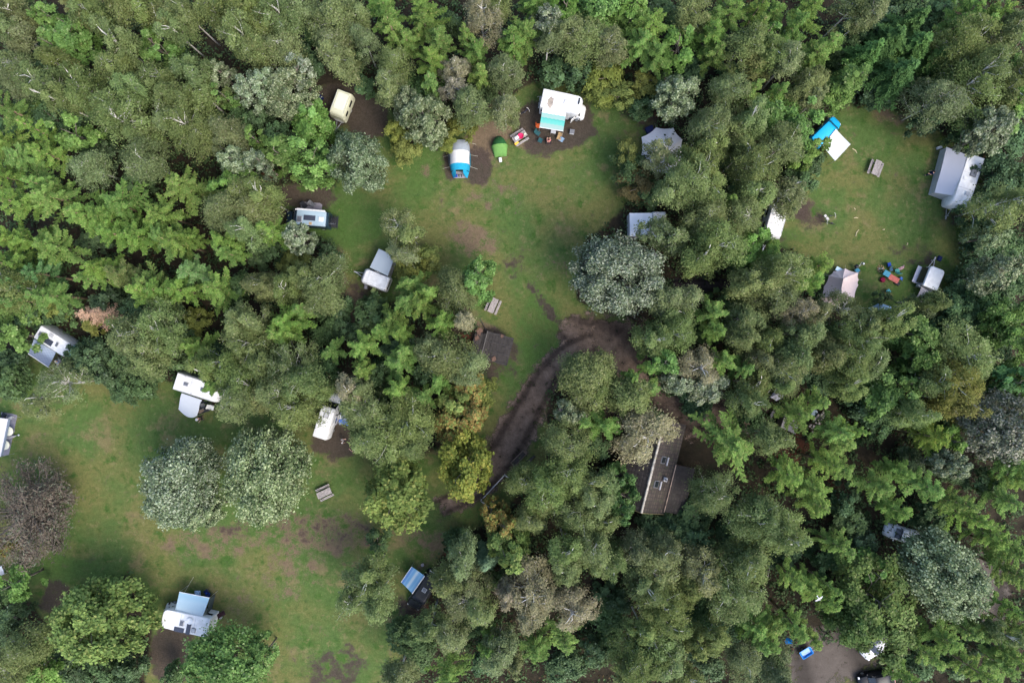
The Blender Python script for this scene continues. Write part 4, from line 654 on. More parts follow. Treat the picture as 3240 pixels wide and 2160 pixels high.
def chair(label, p, rz, fab, fr=BLKP, group='camping chairs', s=1.0, name='camping_chair', recline=.3):
    t = thing(name, label, 'chair', (p.x, p.y, 0), rz, group); w_, d = .54*s, .5*s
    MB().box((0, 0, .42*s), (d, w_, .05), ry=-.06).build('seat', fab, t, bevel=.02); MB().box((-d*.5-.1*s, 0, .72*s), (.05, w_, .62*s), ry=-recline).build('backrest', fab, t, bevel=.02)
    m = MB()
    for y in (-w_/2, w_/2): m.tube([(d*.45, y, 0), (-d*.45, y, .44*s)], .014).tube([(-d*.45, y, 0), (d*.45, y, .44*s)], .014).tube([(-d*.5, y, .62*s), (d*.35, y, .62*s)], .018)
    m.build('frame', fr, t); return t
def table(label, p, rz, lx, ly, top, z=.7, group=None):
    t = thing('camping_table', label, 'table', (p.x, p.y, 0), rz, group); MB().box((0, 0, z), (lx, ly, .03)).build('tabletop', top, t, bevel=.01)
    for sx in (-1, 1):
        for sy in (-1, 1): MB().tube([(sx*(lx/2-.06), sy*(ly/2-.06), z-.02), (sx*(lx/2-.03), sy*(ly/2-.03), 0)], .015).build('leg', ALU, t)
    return t
def boxy(name, label, cat, p, rz, d, mat, z=0.0, lid=None, group=None):
    t = thing(name, label, cat, (p.x, p.y, z), rz, group); MB().box((0, 0, d[2]/2), d, taper=.94).build('body', mat, t, bevel=.03); MB().box((0, 0, d[2]+.02), (d[0]*1.02, d[1]*1.02, .05)).build('lid', lid or mat, t, bevel=.015); return t
def picnic(label, v, c, a, b, group='wooden picnic tables'):
    p = at(v, *c, .6); rz = ang(at(v, *a), at(v, *b)); t = thing('picnic_table', label, 'picnic table', (p.x, p.y, 0), rz, group); m = MB()
    for i in range(5): m.box((random.uniform(-.02, .02), -.30+.15*i, .74), (1.8, .138, .045))
    m.build('tabletop', OLDWOOD, t, bevel=.006)
    for s in (-1, 1): MB().box((0, s*.72, .45), (1.8, .13, .05)).box((0, s*.58, .45), (1.8, .11, .05)).build('bench', OLDWOOD, t, bevel=.006)
    for x in (-.62, .62): MB().box((x, 0, .40), (.07, 1.6, .09)).box((x, .45, .36), (.06, .09, .8), rx=-.45).box((x, -.45, .36), (.06, .09, .8), rx=.45).box((x, 0, .69), (.06, .7, .06)).build('trestle', OLDWOOD, t)
    return t
def ring3(c, r, n=20, up='y'): return [(c[0]+r*math.cos(2*PI*k/n), c[1], c[2]+r*math.sin(2*PI*k/n)) for k in range(n+1)]
def bicycle(label, p, rz, paint, group='bicycles on the site', lean=.12, root=None, z=0.0):
    t = thing('bicycle', label, 'bicycle', (p.x, p.y, z), rz, group) if root is None else bpy.data.objects.new('bicycle', None)
    if root is not None: link(t, root); t.location = p; t.rotation_euler = (0, 0, rz)
    t.rotation_euler.x = lean
    for x in (-.53, .53): MB().tube(ring3((x, 0, .34), .33), .02, 5).tube([(x-.32, 0, .34), (x+.32, 0, .34)], .006, 4).tube([(x, 0, .02), (x, 0, .66)], .006, 4).build('wheel', RUB, t)
    MB().tube([(-.53, 0, .34), (-.1, 0, .3), (.35, 0, .72), (-.18, 0, .75), (-.53, 0, .34)], .022).tube([(-.1, 0, .3), (-.22, 0, .9)], .02).tube([(.53, 0, .34), (.36, 0, .9)], .02).build('frame', paint, t)
    MB().tube([(.25, .3, .98), (.38, .2, .96), (.38, -.2, .96), (.25, -.3, .98)], .018).build('handlebar', ALU, t); MB().box((-.22, 0, .95), (.26, .16, .06), taper=.7).build('saddle', BLKP, t, bevel=.02); return t
def skinned(name, pts, edges, mat, parent, sub=1):
    me = bpy.data.meshes.new(name); me.from_pydata([p for p, r in pts], edges, []); me.materials.append(mat); o = link(bpy.data.objects.new(name, me), parent)
    m = o.modifiers.new('skin', 'SKIN'); m.use_smooth_shade = True
    for i, (p, r) in enumerate(pts): me.skin_vertices[0].data[i].radius = (r, r)
    me.skin_vertices[0].data[0].use_root = True
    if sub: s = o.modifiers.new('sub', 'SUBSURF'); s.levels = sub; s.render_levels = sub
    return o
def person(label, p, rz, pose, top, legs, hair, shoes=DKF, hat=None):
    """one continuous skinned body (x is forward); clothes and hair are children"""
    t = thing('person', label, 'person', (p.x, p.y, 0), rz); sit = pose == 'sit'; z = .47 if sit else .93; V = Vector
    pel = V((0, 0, z)); waist = V((.0, 0, z+.18)); chest = V((-.03 if sit else .02, 0, z+.38)); neck = V((-.04 if sit else .05, 0, z+.53)); head = V((0 if sit else .09, 0, z+.64)); crown = V((0 if sit else .1, 0, z+.74))
    P = [(pel, .135), (waist, .13), (chest, .14), (neck, .055), (head, .085), (crown, .08)]; E = [(0, 1), (1, 2), (2, 3), (3, 4), (4, 5)]
    TP = [(pel+V((0, 0, .03)), .15), (waist, .145), (chest, .158), (neck-V((0, 0, .05)), .075)]; TE = [(0, 1), (1, 2), (2, 3)]; LP = [(pel, .15)]; LE = []
    for s in (-1, 1):
        b = len(P); sh = chest+V((0, s*.19, .08)); el = sh+V((.08 if not sit else .06, s*.07, -.28)); wr = el+(V((.22, -s*.05, .02)) if sit or s > 0 else V((.1, 0, -.23))); d = (wr-el).normalized(); pa = wr+d*.07
        P += [(sh, .062), (el, .043), (wr, .028), (pa, .034)]; E += [(2, b), (b, b+1), (b+1, b+2), (b+2, b+3)]
        sd = V((0, 1, 0))-d*d.y; sd.normalize(); dn = V((0, 0, -1))
        for f, ln in ((-.028, .07), (-.010, .085), (.010, .08), (.028, .062)):
            k = len(P); P += [(pa+sd*f+d*.035, .009), (pa+sd*f+d*(.035+ln*.55)+dn*.012, .0085), (pa+sd*f+d*(.03+ln*.9)+dn*.04, .0075)]; E += [(b+3, k), (k, k+1), (k+1, k+2)]
        k = len(P); P += [(pa-sd*s*.042+d*.0, .0105), (pa-sd*s*.056+d*.035+dn*.01, .009)]; E += [(b+3, k), (k, k+1)]
        q = len(TP); TP += [(sh, .077), (sh.lerp(el, .8), .06)]; TE += [(2, q), (q, q+1)]
        hp = pel+V((0, s*.09, -.02)); kn = V((.44, s*.12, z+.02)) if sit else V((.05+s*.08, s*.11, z-.42)); an = V((.46, s*.12, .09)) if sit else V((s*.14, s*.11, .09)); to = an+V((.17, 0, -.045))
        b = len(P); P += [(hp, .09), (kn, .06), (an, .042), (to, .036)]; E += [(0, b), (b, b+1), (b+1, b+2), (b+2, b+3)]
        q = len(LP); LP += [(hp, .105), (kn, .075), (kn.lerp(an, .85), .062)]; LE += [(0, q), (q, q+1), (q+1, q+2)]
        MB().box(tuple(an+V((.08, 0, -.045))), (.28, .1, .09)).build('shoe', shoes, t, bevel=.03)
    skinned('body', P, E, SKIN, t); skinned('shirt', TP, TE, top, t); skinned('trousers', LP, LE, legs, t)
    hz = head+V((-.02, 0, .055)); prof = [(.02, .105), (.07, .085), (.1, .03), (.095, -.03), (.07, -.06)]
    MB().lathe(prof[::-1], 12, tuple(hz)).build('hair', hair, t, True)
    f = MB().box(tuple(head+V((.1, 0, .0))), (.04, .03, .04)).build('nose', SKIN, t)
    for s in (-1, 1):
        MB().box(tuple(head+V((.083, s*.033, .025))), (.012, .022, .012)).build('eye', BLKP, t); MB().box(tuple(head+V((0, s*.09, 0))), (.04, .018, .06)).build('ear', SKIN, t, bevel=.008)
    MB().box(tuple(head+V((.083, 0, -.045))), (.012, .05, .01)).build('mouth', ROSE, t)
    if hat: MB().lathe([(.17, 0), (.17, .015), (.11, .02), (.1, .1), (.03, .115)], 16, tuple(head+V((0, 0, .06)))).build('hat', hat, t, True)
    return t
def star_tent(name, label, v, outline, peaks, mat, zedge, group=None):
    """canvas held up by poles: outline = plan points at their edge height, peaks = [(x, y, z)]"""
    P = [at(v, x, y, zz) for x, y, zz in outline]; c = at(v, *peaks[0][:2], peaks[0][2]); t = thing(name, label, 'tent', (c.x, c.y, 0)); t['group'] = group or 'tents on the site'
    pk = [loc_of(t, at(v, *p[:2], p[2])) for p in peaks]; O = [loc_of(t, p) for p in P]; n = len(O); M = 8; ring = []
    for i in range(n):
        a, b = O[i], O[(i+1) % n]
        for k in range(4):
            u = k/4; q = a.lerp(b, u); m = sum(O, Vector())/n; q = q.lerp(Vector((m.x, m.y, q.z)), .10*4*u*(1-u)*.55); q.z += .0; ring.append(q)
    rows = []
    for i in range(M):
        s = i/(M-1); row = []
        for q in ring:
            # nearest point on the ridge between the peaks
            if len(pk) > 1:
                d = pk[1]-pk[0]; k = max(0, min(1, (q-pk[0]).dot(d)/d.length_squared)); top = pk[0].lerp(pk[1], k); top.z -= .35*4*k*(1-k)*.4
            else: top = pk[0]
            p = top.lerp(q, s); p.z = top.z+(q.z-top.z)*(s**.72); row.append(p)
        rows.append(row)
    V = [p for r in rows for p in r]; nn = len(ring); V2 = V+[p-Vector((0, 0, .01)) for p in V]; F = []
    for i in range(M-1):
        for j in range(nn):
            k = (j+1) % nn; F += [(i*nn+j, (i+1)*nn+j, (i+1)*nn+k, i*nn+k), (len(V)+i*nn+k, len(V)+(i+1)*nn+k, len(V)+(i+1)*nn+j, len(V)+i*nn+j)]
    MB().add(V2, F).build('canvas', mat, t, True)
    for p in pk: MB().tube([(p.x, p.y, 0), (p.x, p.y, p.z-.03)], .025).build('pole', ALU, t)
    for q in O[::2]:
        o = q+(q-Vector((0, 0, q.z))).normalized()*.7; MB().tube([q, (o.x, o.y, .02)], .01, 4).build('guy_rope', plain('pale_cord', (.5, .5, .42), .8), t)
        if q.z > .5: MB().tube([(q.x, q.y, 0), (q.x, q.y, q.z)], .016).build('edge_pole', ALU, t)
    return t
def mat_on_ground(name, label, v, q, mat, z=.012, cat='ground mat', r=.25):
    P = [at(v, x, y) for x, y in q]; c = sum(P, Vector())/len(P); m = MB().prism([(p.x-c.x, p.y-c.y) for p in P], 0, z); o = m.build(name, mat, None, bevel=.0); o.location = (c.x, c.y, .002); return tag(o, label, cat)
def frame(v, front, rear, z):
    a, b = at(v, *front, z), at(v, *rear, z); return (a+b)/2, ang(b, a), (a-b).length

# ------------------------------------------------------------------ the caravans, motorhomes, vans and cars, one after another
c, rz, L = frame('cream', (1000, 1130), (1270, 400), 2.3)
v1 = caravan('small cream caravan with raised roof panel on bare brown soil', c, rz, L+.25, 1.9, 2.4, CREAM, CREAM2, .1, .16, .1)
c, rz, L = frame('navy', (150, 700), (1770, 835), 1.6)
v2 = van('navy campervan with pale blue roof, dark solar panel and bicycles on its rear rack', c, rz, 5.5, 1.98, 2.3, NAVY, BLUEW, group=None)
def on_v(root, v, pts, z): return [loc_of(root, at(v, x, y, z)) for x, y in pts]
p = on_v(v2, 'navy', [(725, 780), (1060, 740), (1460, 790), (1095, 930)], 2.45); zz = 2.42
on_roof(v2, 'roof_hatch', p[0].x, p[0].y, zz, .5, .62, GREYGL, .1, frame=GREYW); on_roof(v2, 'solar_panel', p[1].x, p[1].y, zz, 1.4, .62, SOLAR, .05); on_roof(v2, 'roof_hatch', p[2].x, p[2].y, zz, .55, .55, WHITE, .12); on_roof(v2, 'roof_vent', p[3].x, p[3].y, zz, .3, .3, TAN, .08, frame=GREYW)
MB().tube([(-2.3, -.99, 2.32), (1.0, -.99, 2.32)], .07, 8).build('rolled_awning', WHITE, v2); MB().box((-.6, -.9, 2.34), (3.6, .16, .14)).build('roof_rail', WHITE, v2, bevel=.04)
rk = MB().box((-3.1, 0, .6), (.75, 1.3, .05)).tube([(-2.75, .4, .6), (-2.75, .4, 1.3)], .03).tube([(-2.75, -.4, .6), (-2.75, -.4, 1.3)], .03).box((-3.5, 0, .7), (.08, 1.5, .12)).build('bike_rack', BLKP, v2)
for i, xx in enumerate((-2.98, -3.25)): bicycle(f'dark bicycle on the rear rack of the navy campervan, {"closest to the van" if i == 0 else "outer one"}', v2.matrix_world @ Vector((0, 0, 0)) if False else Vector((c.x+xx*math.cos(rz), c.y+xx*math.sin(rz), 0)), rz+PI/2, BLKP, lean=0.04, z=.62)
mt = mat_on_ground('ground_mat', 'grey mat on the soil above the navy campervan', 'navy', [(760, 560), (765, 260), (850, 200), (1410, 240), (1490, 300), (1480, 600)], plain('grey_mat', (.20, .19, .22), .9, scale=8))
chair('dark folding chair with brown bag on the grey mat', at('navy', 910, 340, .4), rz+2.4, DKF); chair('charcoal empty folding chair on the grey mat', at('navy', 1165, 300, .4), rz+2.5, GREYP)
c, rz, L = frame('rounded', (225, 900), (985, 1200), 2.1)
v3 = caravan('small white rounded caravan with raised roof beside its grey blue awning tent', c, rz, L+.1, 1.86, 2.15, WHITE, WHITE, .3, .4, .1)
def box_awning(name, label, v, q, z0, z1, mat, wall, zin=True):
    P = [at(v, x, y, z) for (x, y), z in zip(q, (z0, z0, z1, z1))]; cc = sum(P, Vector())/4; t = thing(name, label, 'awning', (cc.x, cc.y, 0), 0, 'awnings pitched beside caravans')
    awning(t, v, q, z0, z1, mat, .03, False, False, name='roof_sheet', ridge=.12); Q = [loc_of(t, p) for p in P]
    for i, j in ((1, 2), (2, 3), (3, 0)):
        a, b = Q[i], Q[j]; m = MB(); n = Vector((b.y-a.y, a.x-b.x, 0)).normalized()*.01; s = .985
        V = [Vector((a.x, a.y, 0)), Vector((b.x, b.y, 0)), Vector((b.x, b.y, b.z-.03)), Vector((a.x, a.y, a.z-.03))]
        V = [Vector((p.x*s, p.y*s, p.z)) for p in V]; m.add([p+n for p in V]+[p-n for p in V], [(0, 1, 2, 3), (7, 6, 5, 4), (0, 4, 5, 1), (1, 5, 6, 2), (2, 6, 7, 3), (3, 7, 4, 0)]).build('side_wall', wall, t)
    return t
GBLUE = cloth('grey_blue_canvas', [(0, (.31, .365, .41)), (1, (.29, .345, .40))]); LGREY = plain('grey_canvas_wall', (.3, .3, .32), .8)
box_awning('awning_tent', 'grey blue awning tent joined to the small rounded caravan', 'rounded', [(460, 700), (985, 950), (1195, 385), (725, 155)], 2.15, 1.95, GBLUE, LGREY)
chair('lime green folding chair beside the small rounded caravan', at('rounded', 565, 1385, .4), rz+1.3, fabric('lime_fabric', (.45, .55, .2)))
chair('dark grey stool beside the lime green chair', at('rounded', 350, 1280, .4), rz+1.8, GREYF, s=.8)
# alcove motorhome with turquoise awning
c, rz, L = frame('alcove', (1725, 535), (810, 345), 2.95)
v4 = coach('white motorhome with over-cab bed, stained roof and turquoise striped awning', c, rz, L, 2.2, 3.0, .6)
p = on_v(v4, 'alcove', [(1655, 430), (1360, 450), (1095, 285), (1010, 455)], 3.0)
on_roof(v4, 'roof_hatch', p[0].x, p[0].y, 2.99, .2, .75, GLASS, .05); on_roof(v4, 'roof_hatch', p[1].x, p[1].y, 3.0, .38, .38, WHITE, .08, frame=GREYW); on_roof(v4, 'roof_vent', p[2].x, p[2].y, 3.0, .14, .14, WHITE, .06)
MB().prism([(p[3].x+q*.42*math.cos(a)*k, p[3].y+.75*math.sin(a)*k) for a, q, k in [(i*PI/8, 1, random.uniform(.75, 1.1)) for i in range(16)]], 3.001, 3.004).build('roof_stain', plain('roof_dirt', (.27, .235, .2), .8, var=.35, scale=2.5), v4)
TURQ = cloth('turquoise_striped_awning', [(0, (.5, .51, .51)), (.22, (.5, .51, .51)), (.23, (.14, .32, .30)), (.33, (.2, .335, .315)), (.45, (.2, .335, .315)), (.46, (.04, .30, .265)), (.56, (.07, .35, .31)), (.72, (.10, .37, .325)), (.76, (.21, .335, .31)), (1, (.24, .35, .33))], wave=.012)
awning(v4, 'alcove', [(832, 590), (1368, 680), (1298, 1105), (765, 1015)], 2.65, 2.25, TURQ)
q = on_v(v4, 'alcove', [(1530, 835)], .9)[0]; MB().box((q.x, q.y, 1.0), (1.0, .06, 1.1), rz=.95).build('cab_door', WHITE, v4, bevel=.03)
MB().box((-L/2-.15, .1, 1.0), (.12, 1.5, .05)).tube([(-L/2-.02, .6, .8), (-L/2-.25, .6, 1.6)], .02).tube([(-L/2-.02, -.4, .8), (-L/2-.25, -.4, 1.6)], .02).build('bike_rack', ALU, v4)
bicycle('white framed bicycle on the rear rack of the stained motorhome', Vector((c.x-(L/2+.3)*math.cos(rz)-.1*math.sin(rz), c.y-(L/2+.3)*math.sin(rz), 0)), rz+PI/2, WHITE, lean=.06, z=1.02)
chair('teal round folding chair by the awning edge, closest to the motorhome', at('alcove', 728, 1155, .4), 2.6+PI, TEAL); chair('teal round folding chair in front of the seated person in pink', at('alcove', 785, 1310, .4), 1.1, TEAL)
chair('orange folding chair half under the turquoise awning', at('alcove', 755, 985, .4), 0, ORNG)
table('white folding table under the edge of the turquoise awning', at('alcove', 1075, 1120, .7), -.18, .6, .4, GREYW); 
chair('tan folding chair next to a blue draped chair', at('alcove', 1205, 1255, .4), -1.9, TAN); chair('chair draped with a pale blue towel outside the motorhome', at('alcove', 1265, 1290, .4), 1.0, LTBL)
boxy('cool_box', 'white cool box with dark lid panel on the soil', 'cool box', at('alcove', 1498, 1115, .4), -.15, (.55, .5, .45), WHITE, lid=GREYP)
chair('black reclining chair under the person in pink', at('alcove', 968, 1345, .35), PI/2, BLKP, recline=.5); person('person in pink top reclining in a chair outside the stained motorhome', at('alcove', 968, 1330, .5), PI/2, 'sit', ROSE, SKIN, HAIRB)
picnic('picnic table laden with a pink bowl and boxes beside the motorhome', 'alcove', (315, 1235), (180, 1330), (440, 1165))
tp = at('alcove', 340, 1225, .77)
def onto(name, label, cat, v, x, y, z, m, mat):
    q = at(v, x, y, z); o = m.build(name, mat, None, True); o.location = (q.x, q.y, z); return tag(o, label, cat)
onto('bowl', 'bright pink round bowl on the picnic table', 'bowl', 'alcove', 340, 1225, .763, MB().lathe([(.12, 0), (.3, .1), (.36, .2), (.33, .2), (.27, .12), (.05, .05)], 18), PINK)
boxy('storage_box', 'pale blue and white storage box on the picnic table', 'box', at('alcove', 250, 1265, .8), .6, (.5, .34, .22), LTBL, z=.763, lid=WHITE); boxy('storage_box', 'small cream box at the end of the picnic table', 'box', at('alcove', 435, 1175, .8), .6, (.24, .2, .16), CREAM, z=.763)
boxy('bag', 'yellow bag on the picnic table bench', 'bag', at('alcove', 245, 1385, .5), .6, (.5, .26, .2), YEL, z=.476)
bicycle('blue and black bicycle leaning in the grass near the picnic table', at('alcove', 405, 620, .4), .72, NAVYF, lean=.5)

# tunnel tent and dome tent
p = at('tents', 525, 830, 1.0); T = thing('tunnel_tent', 'tunnel tent with grey rear, white middle and bright blue front', 'tent', (p.x, p.y, 0), -PI/2+.02, 'tents on the site')
def arch(x, hw, h, n=14, sk=0.0): return [Vector((x+sk*math.sin(PI*k/n), -hw*math.cos(PI*k/n), max(.0, h*math.sin(PI*k/n)**.62))) for k in range(n+1)]
BLUET = fabric('bright_blue_tent', (.01, .22, .36)); WT = fabric('white_tent', (.5, .51, .51), .03); GT = fabric('grey_tent', (.24, .275, .31), .08)
def tube_part(name, secs, mat, t=T):
    return MB().sheet([arch(*s) for s in secs], .01).build(name, mat, t, True)
tube_part('rear_section', [(-2.3, .95, .5), (-2.1, 1.12, 1.45), (-1.5, 1.22, 1.9), (-.75, 1.24, 1.98)], GT); tube_part('middle_section', [(-.75, 1.27, 2.02), (0, 1.22, 2.0), (.8, 1.24, 2.02)], WT)
tube_part('front_section', [(.8, 1.22, 1.99), (1.15, 1.16, 1.8), (1.5, 1.08, 1.5)], BLUET)
for s in (-1, 1):
    MB().sheet([[Vector((1.5, s*1.08, .05)), Vector((1.5, s*.8, 1.05)), Vector((1.5, s*.45, 1.45))], [Vector((2.2, s*.85, .02)), Vector((2.1, s*.62, .35)), Vector((1.75, s*.42, 1.0))]], .01).build('door_flap', BLUET, T, True)
    MB().sheet([[Vector((-.75, s*1.29, .02)), Vector((-.75, s*1.26, .9))], [Vector((.8, s*1.28, .02)), Vector((.8, s*1.25, .9))]], .012).build('blue_skirt', BLUET, T)
MB().box((1.75, 0, .02), (.8, 1.5, .03)).build('groundsheet', GREYF, T); MB().box((.0, -1.27, .7), (1.2, .03, .7), rx=.25).build('side_window', DKF, T)  # left flank's dark panel paints its shade; it is no real window
for y0, y1 in (((790, 430), (960, 470)), ((800, 745), (1005, 782)), ((805, 1050), (995, 1115)), ((250, 760), (110, 790)), ((265, 1060), (90, 1105))): guy(T, 'tents', y0, .9, y1)
boxy('storage_box', 'royal blue box in the open doorway of the tunnel tent', 'box', at('tents', 420, 1290, .2), .1, (.5, .32, .28), ROYAL); 
for i, x in enumerate((515, 580)):
    q = at('tents', x, 1292, .05); b = thing('boot', 'pair of black boots at the tunnel tent doorway', 'boot', (q.x, q.y, 0), -1.5, 'boots at the tent door'); MB().box((0, 0, .05), (.3, .11, .1)).build('sole', BLKP, b, bevel=.03); MB().lathe([(.065, .08), (.06, .25), (.05, .25), (.05, .1)], 10, (-.08, 0, 0)).build('shaft', DKF, b, True)
c, rz, L = frame('tents', (1600, 770), (1545, 240), .5); D = thing('dome_tent', 'small green dome tent, rear half coloured darker for shade', 'tent', (c.x, c.y, 0), rz, 'tents on the site')
G1 = fabric('green_tent', (.105, .23, .06)); G2 = fabric('shaded_green_tent', (.022, .10, .03)); h = L/2  # one green cloth; the darker green paints shade on the rear half
tube_part('rear_half', [(-h, .25, .25), (-h*.75, .6, .75), (-h*.35, .82, 1.15), (.0, .98, 1.32)], G2, D); tube_part('front_half', [(0, .99, 1.34), (h*.45, .88, 1.12), (h*.8, .78, .6), (h, .74, .08)], G1, D)
MB().tube([Vector((0, 0, .02))+p for p in arch(0, 1.0, 1.34)], .014, 5).build('tent_pole', G1, D)
boxy('cool_box', 'small white cool box at the door of the green dome tent', 'cool box', at('tents', 1595, 872, .3), 1.75, (.48, .34, .36), WHITE)

# bell tent and beige star tent
LAV = fabric('grey_canvas', (.78, .765, .79), .05); BEI = fabric('beige_canvas', (.60, .49, .47), .05)
star_tent('bell_tent', 'large pale grey bell tent half hidden by a thin birch', 'grey', [(715, 250, .7), (1120, 258, .7), (1340, 530, .7), (1345, 770, .7), (1310, 1000, .7), (1120, 1330, .7), (700, 1370, .7), (460, 1180, .7), (370, 900, .7), (370, 480, .7)], [(820, 760, 2.9), (960, 760, 2.9)], LAV, .7)
boxy('storage_box', 'navy box in the shade above the grey bell tent', 'box', at('grey', 560, 300, .3), .4, (.9, .7, .5), NAVYF)
star_tent('star_tent', 'beige star shaped canopy tent with scalloped edges', 'beige', [(925, 285, .8), (1335, 410, 1.0), (1342, 635, .5), (1330, 800, .4), (1210, 1190, .8), (960, 1420, .4), (640, 1470, .5), (300, 1395, .4), (150, 1225, .8), (262, 850, .4), (420, 505, .8), (565, 370, .5)], [(875, 600, 2.7), (800, 1050, 2.6)], BEI, .8)
table('pale blue folding table behind the beige star tent', at('beige', 745, 330, .5), -.5, .9, .5, plain('pale_blue_plastic', (.42, .58, .68), .5), .5)
chair('blue folding chair at the corner of the beige star tent', at('beige', 1295, 345, .4), .8, CYAN); G = thing('barbecue', 'black round barbecue with a chrome handle beside the beige tent', 'barbecue', at('beige', 1190, 240, 0)); MB().lathe([(.05, .5), (.22, .55), (.27, .7), (.2, .82), (.04, .88)], 16).build('kettle', BLACK, G, True)
for k in range(3): MB().tube([(0.1*math.cos(k*2.1), .1*math.sin(k*2.1), .55), (.28*math.cos(k*2.1), .28*math.sin(k*2.1), 0)], .015).build('leg', ALU, G)
MB().tube([(.3, .05, .6), (.55, .3, .62), (.7, .55, .6)], .02).tube([(.3, -.05, .6), (.6, .2, .6)], .015).build('handle', ALU, G)
onto('ball', 'small white ball on the grass near the beige tent', 'ball', 'beige', 1478, 142, .0, MB().lathe([(.02, 0), (.1, .04), (.14, .13), (.1, .22), (.02, .26)], 12), WHITE)

# patchy white caravan under the silver tree
p = at('hidden', 1240, 800, 2.5); caravan('white caravan showing in patches under the silver whitebeam', p, -PI/2, 4.0, 1.75, 2.5, WHITE, None, .2, .4, .15)
box_awning('awning_tent', 'pale grey awning roof dappled by leaves beside the patchy caravan', 'hidden', [(1010, 330), (1010, 1060), (320, 1050), (310, 335)], 2.4, 2.0, cloth('pale_grey_canvas', [(0, (.7, .72, .76)), (1, (.68, .70, .74))]), LGREY)
# bright blue van with white awning
c = at('bluevan', 560, 470, 1.7); rz = ang(at('bluevan', 420, 640), at('bluevan', 880, 190))
v9 = van('bright blue campervan with a white awning, mostly under branches', c, rz, 4.4, 1.75, 1.95, plain('bright_blue_paint', (.012, .33, .62), .25, var=.04), cat='van')
awning(v9, 'bluevan', [(395, 935), (782, 448), (1205, 885), (757, 1368)], 2.05, 1.95, cloth('white_awning', [(0, (.5, .515, .52)), (.42, (.5, .515, .52)), (.45, (.42, .46, .48)), (1, (.43, .47, .49))]), .04)
# long caravan with grey awning
c, rz, L = frame('long', (765, 1290), (1085, 325), 2.55)
v10 = caravan('long white caravan with a dark roof hatch, beside a hedge', c, rz, L+.2, 2.25, 2.6, WHITE, None, .1, .3, .35)
p = on_v(v10, 'long', [(1025, 650), (905, 1040), (865, 745)], 2.6); on_roof(v10, 'roof_hatch', p[0].x, p[0].y, 2.6, .8, .62, GREYGL, .1, frame=GREYP); on_roof(v10, 'roof_hatch', p[1].x, p[1].y, 2.6, .42, .42, GREYW, .1, frame=WHITE); on_roof(v10, 'roof_vent', p[2].x, p[2].y, 2.6, .4, .4, WHITE, .05)
LAVG = cloth('lavender_grey_canvas', [(0, (.44, .455, .52)), (1, (.5, .51, .57))])
A = box_awning('awning_tent', 'lavender grey awning along the side of the long caravan', 'long', [(900, 295), (690, 1085), (283, 1022), (512, 152)], 2.5, 1.25, LAVG, plain('pale_front_wall', (.42, .43, .44), .8))
person('person in dark navy standing at the edge of the lavender awning', at('long', 250, 640, 1.2), 2.9, 'stand', NAVYF, NAVYF, HAIRB)
boxy('bucket', 'white tub on the grass at the awning corner', 'tub', at('long', 375, 165, .2), .3, (.55, .3, .3), WHITE)
# caravan under birch, bicycles
c, rz, L = frame('birchcar', (180, 1180), (440, 250), 2.5); caravan('white caravan hidden beneath a pale birch at the clearing edge', c, rz, L+.3, 2.15, 2.5, WHITE, None, .15, .3, .2)
bicycle('dark bicycle with a pale basket at the edge of the soil, upper of two', at('birchcar', 1630, 640, .5), .12, BLKP, lean=.1); bicycle('dark bicycle with white handlebars on the grass, lower of two', at('birchcar', 1590, 810, .5), -.25+PI, BLKP, lean=-.1)
for i, (x, y) in enumerate(((1495, 655), (1545, 720))): boxy('bicycle_basket', 'pale basket hung on the '+('upper' if i == 0 else 'lower')+' dark bicycle', 'basket', at('birchcar', x, y, .9), .6, (.28, .3, .2), plain('pale_basket', (.4, .39, .38), .8), z=.78)
# table set
a = ang(at('table', 630, 620), at('table', 860, 750)); table('long camping table with a salmon red top in the middle of the set', at('table', 770, 640, .7), a, 1.3, .68, REDF); table('sky blue folding table at the end of the red table', at('table', 600, 515, .7), a, .82, .66, CYAN)
for lb, x, y, m, s in (('navy blue folding chair furthest up beside the red table', 655, 290, ROYAL, .9), ('dark blue folding chair by the middle of the red table', 715, 412, fabric('slate_fabric', (.04, .09, .15)), .75), ('teal green folding chair next to a pink blanket', 858, 447, fabric('green_teal_fabric', (.05, .22, .2)), .95), ('small blue folding stool beside the red table', 968, 628, fabric('mid_blue_fabric', (.05, .14, .42)), .65), ('turquoise folding chair standing apart on the grass', 640, 950, fabric('aqua_fabric', (.06, .26, .3)), .9)): chair(lb, at('table', x, y, .4), random.uniform(0, 6), m, s=s)
onto('pouf', 'round crimson pouf on the grass beside the tables', 'pouf', 'table', 470, 668, 0, MB().lathe([(.2, 0), (.31, .08), (.32, .25), (.25, .36), (.03, .38)], 18), CRIM)
o = onto('blanket', 'crumpled pale pink blanket beside the teal green chair', 'blanket', 'table', 940, 385, 0, MB().sheet([[Vector((-.36+.14*i+.08*random.random(), -.2+.1*j+.08*i-.2+.06*random.random(), .03+.12*random.random())) for j in range(5)] for i in range(6)], .02), fabric('pale_pink_fabric', (.34, .21, .22), .3))
boxy('bag', 'dark blue bag at the end of the red table', 'bag', at('table', 905, 750, .6), a, (.5, .42, .3), DKF, z=.0)
F = thing('fire_pit', 'small campfire ring of brown stones and logs on the grass', 'fire pit', at('table', 440, 395, 0))
for k in range(9): MB().box((.38*math.cos(k*.7), .38*math.sin(k*.7), .05), (.2, .16, .12), rz=k*.9, taper=.7).build('stone', plain('sandstone', (.25, .15, .09), .9), F, bevel=.03)
for k in range(3): MB().tube([(-.3, .1*k-.1, .06+.04*k), (.3, .12-.1*k, .09)], .045).build('log', OLDWOOD, F)
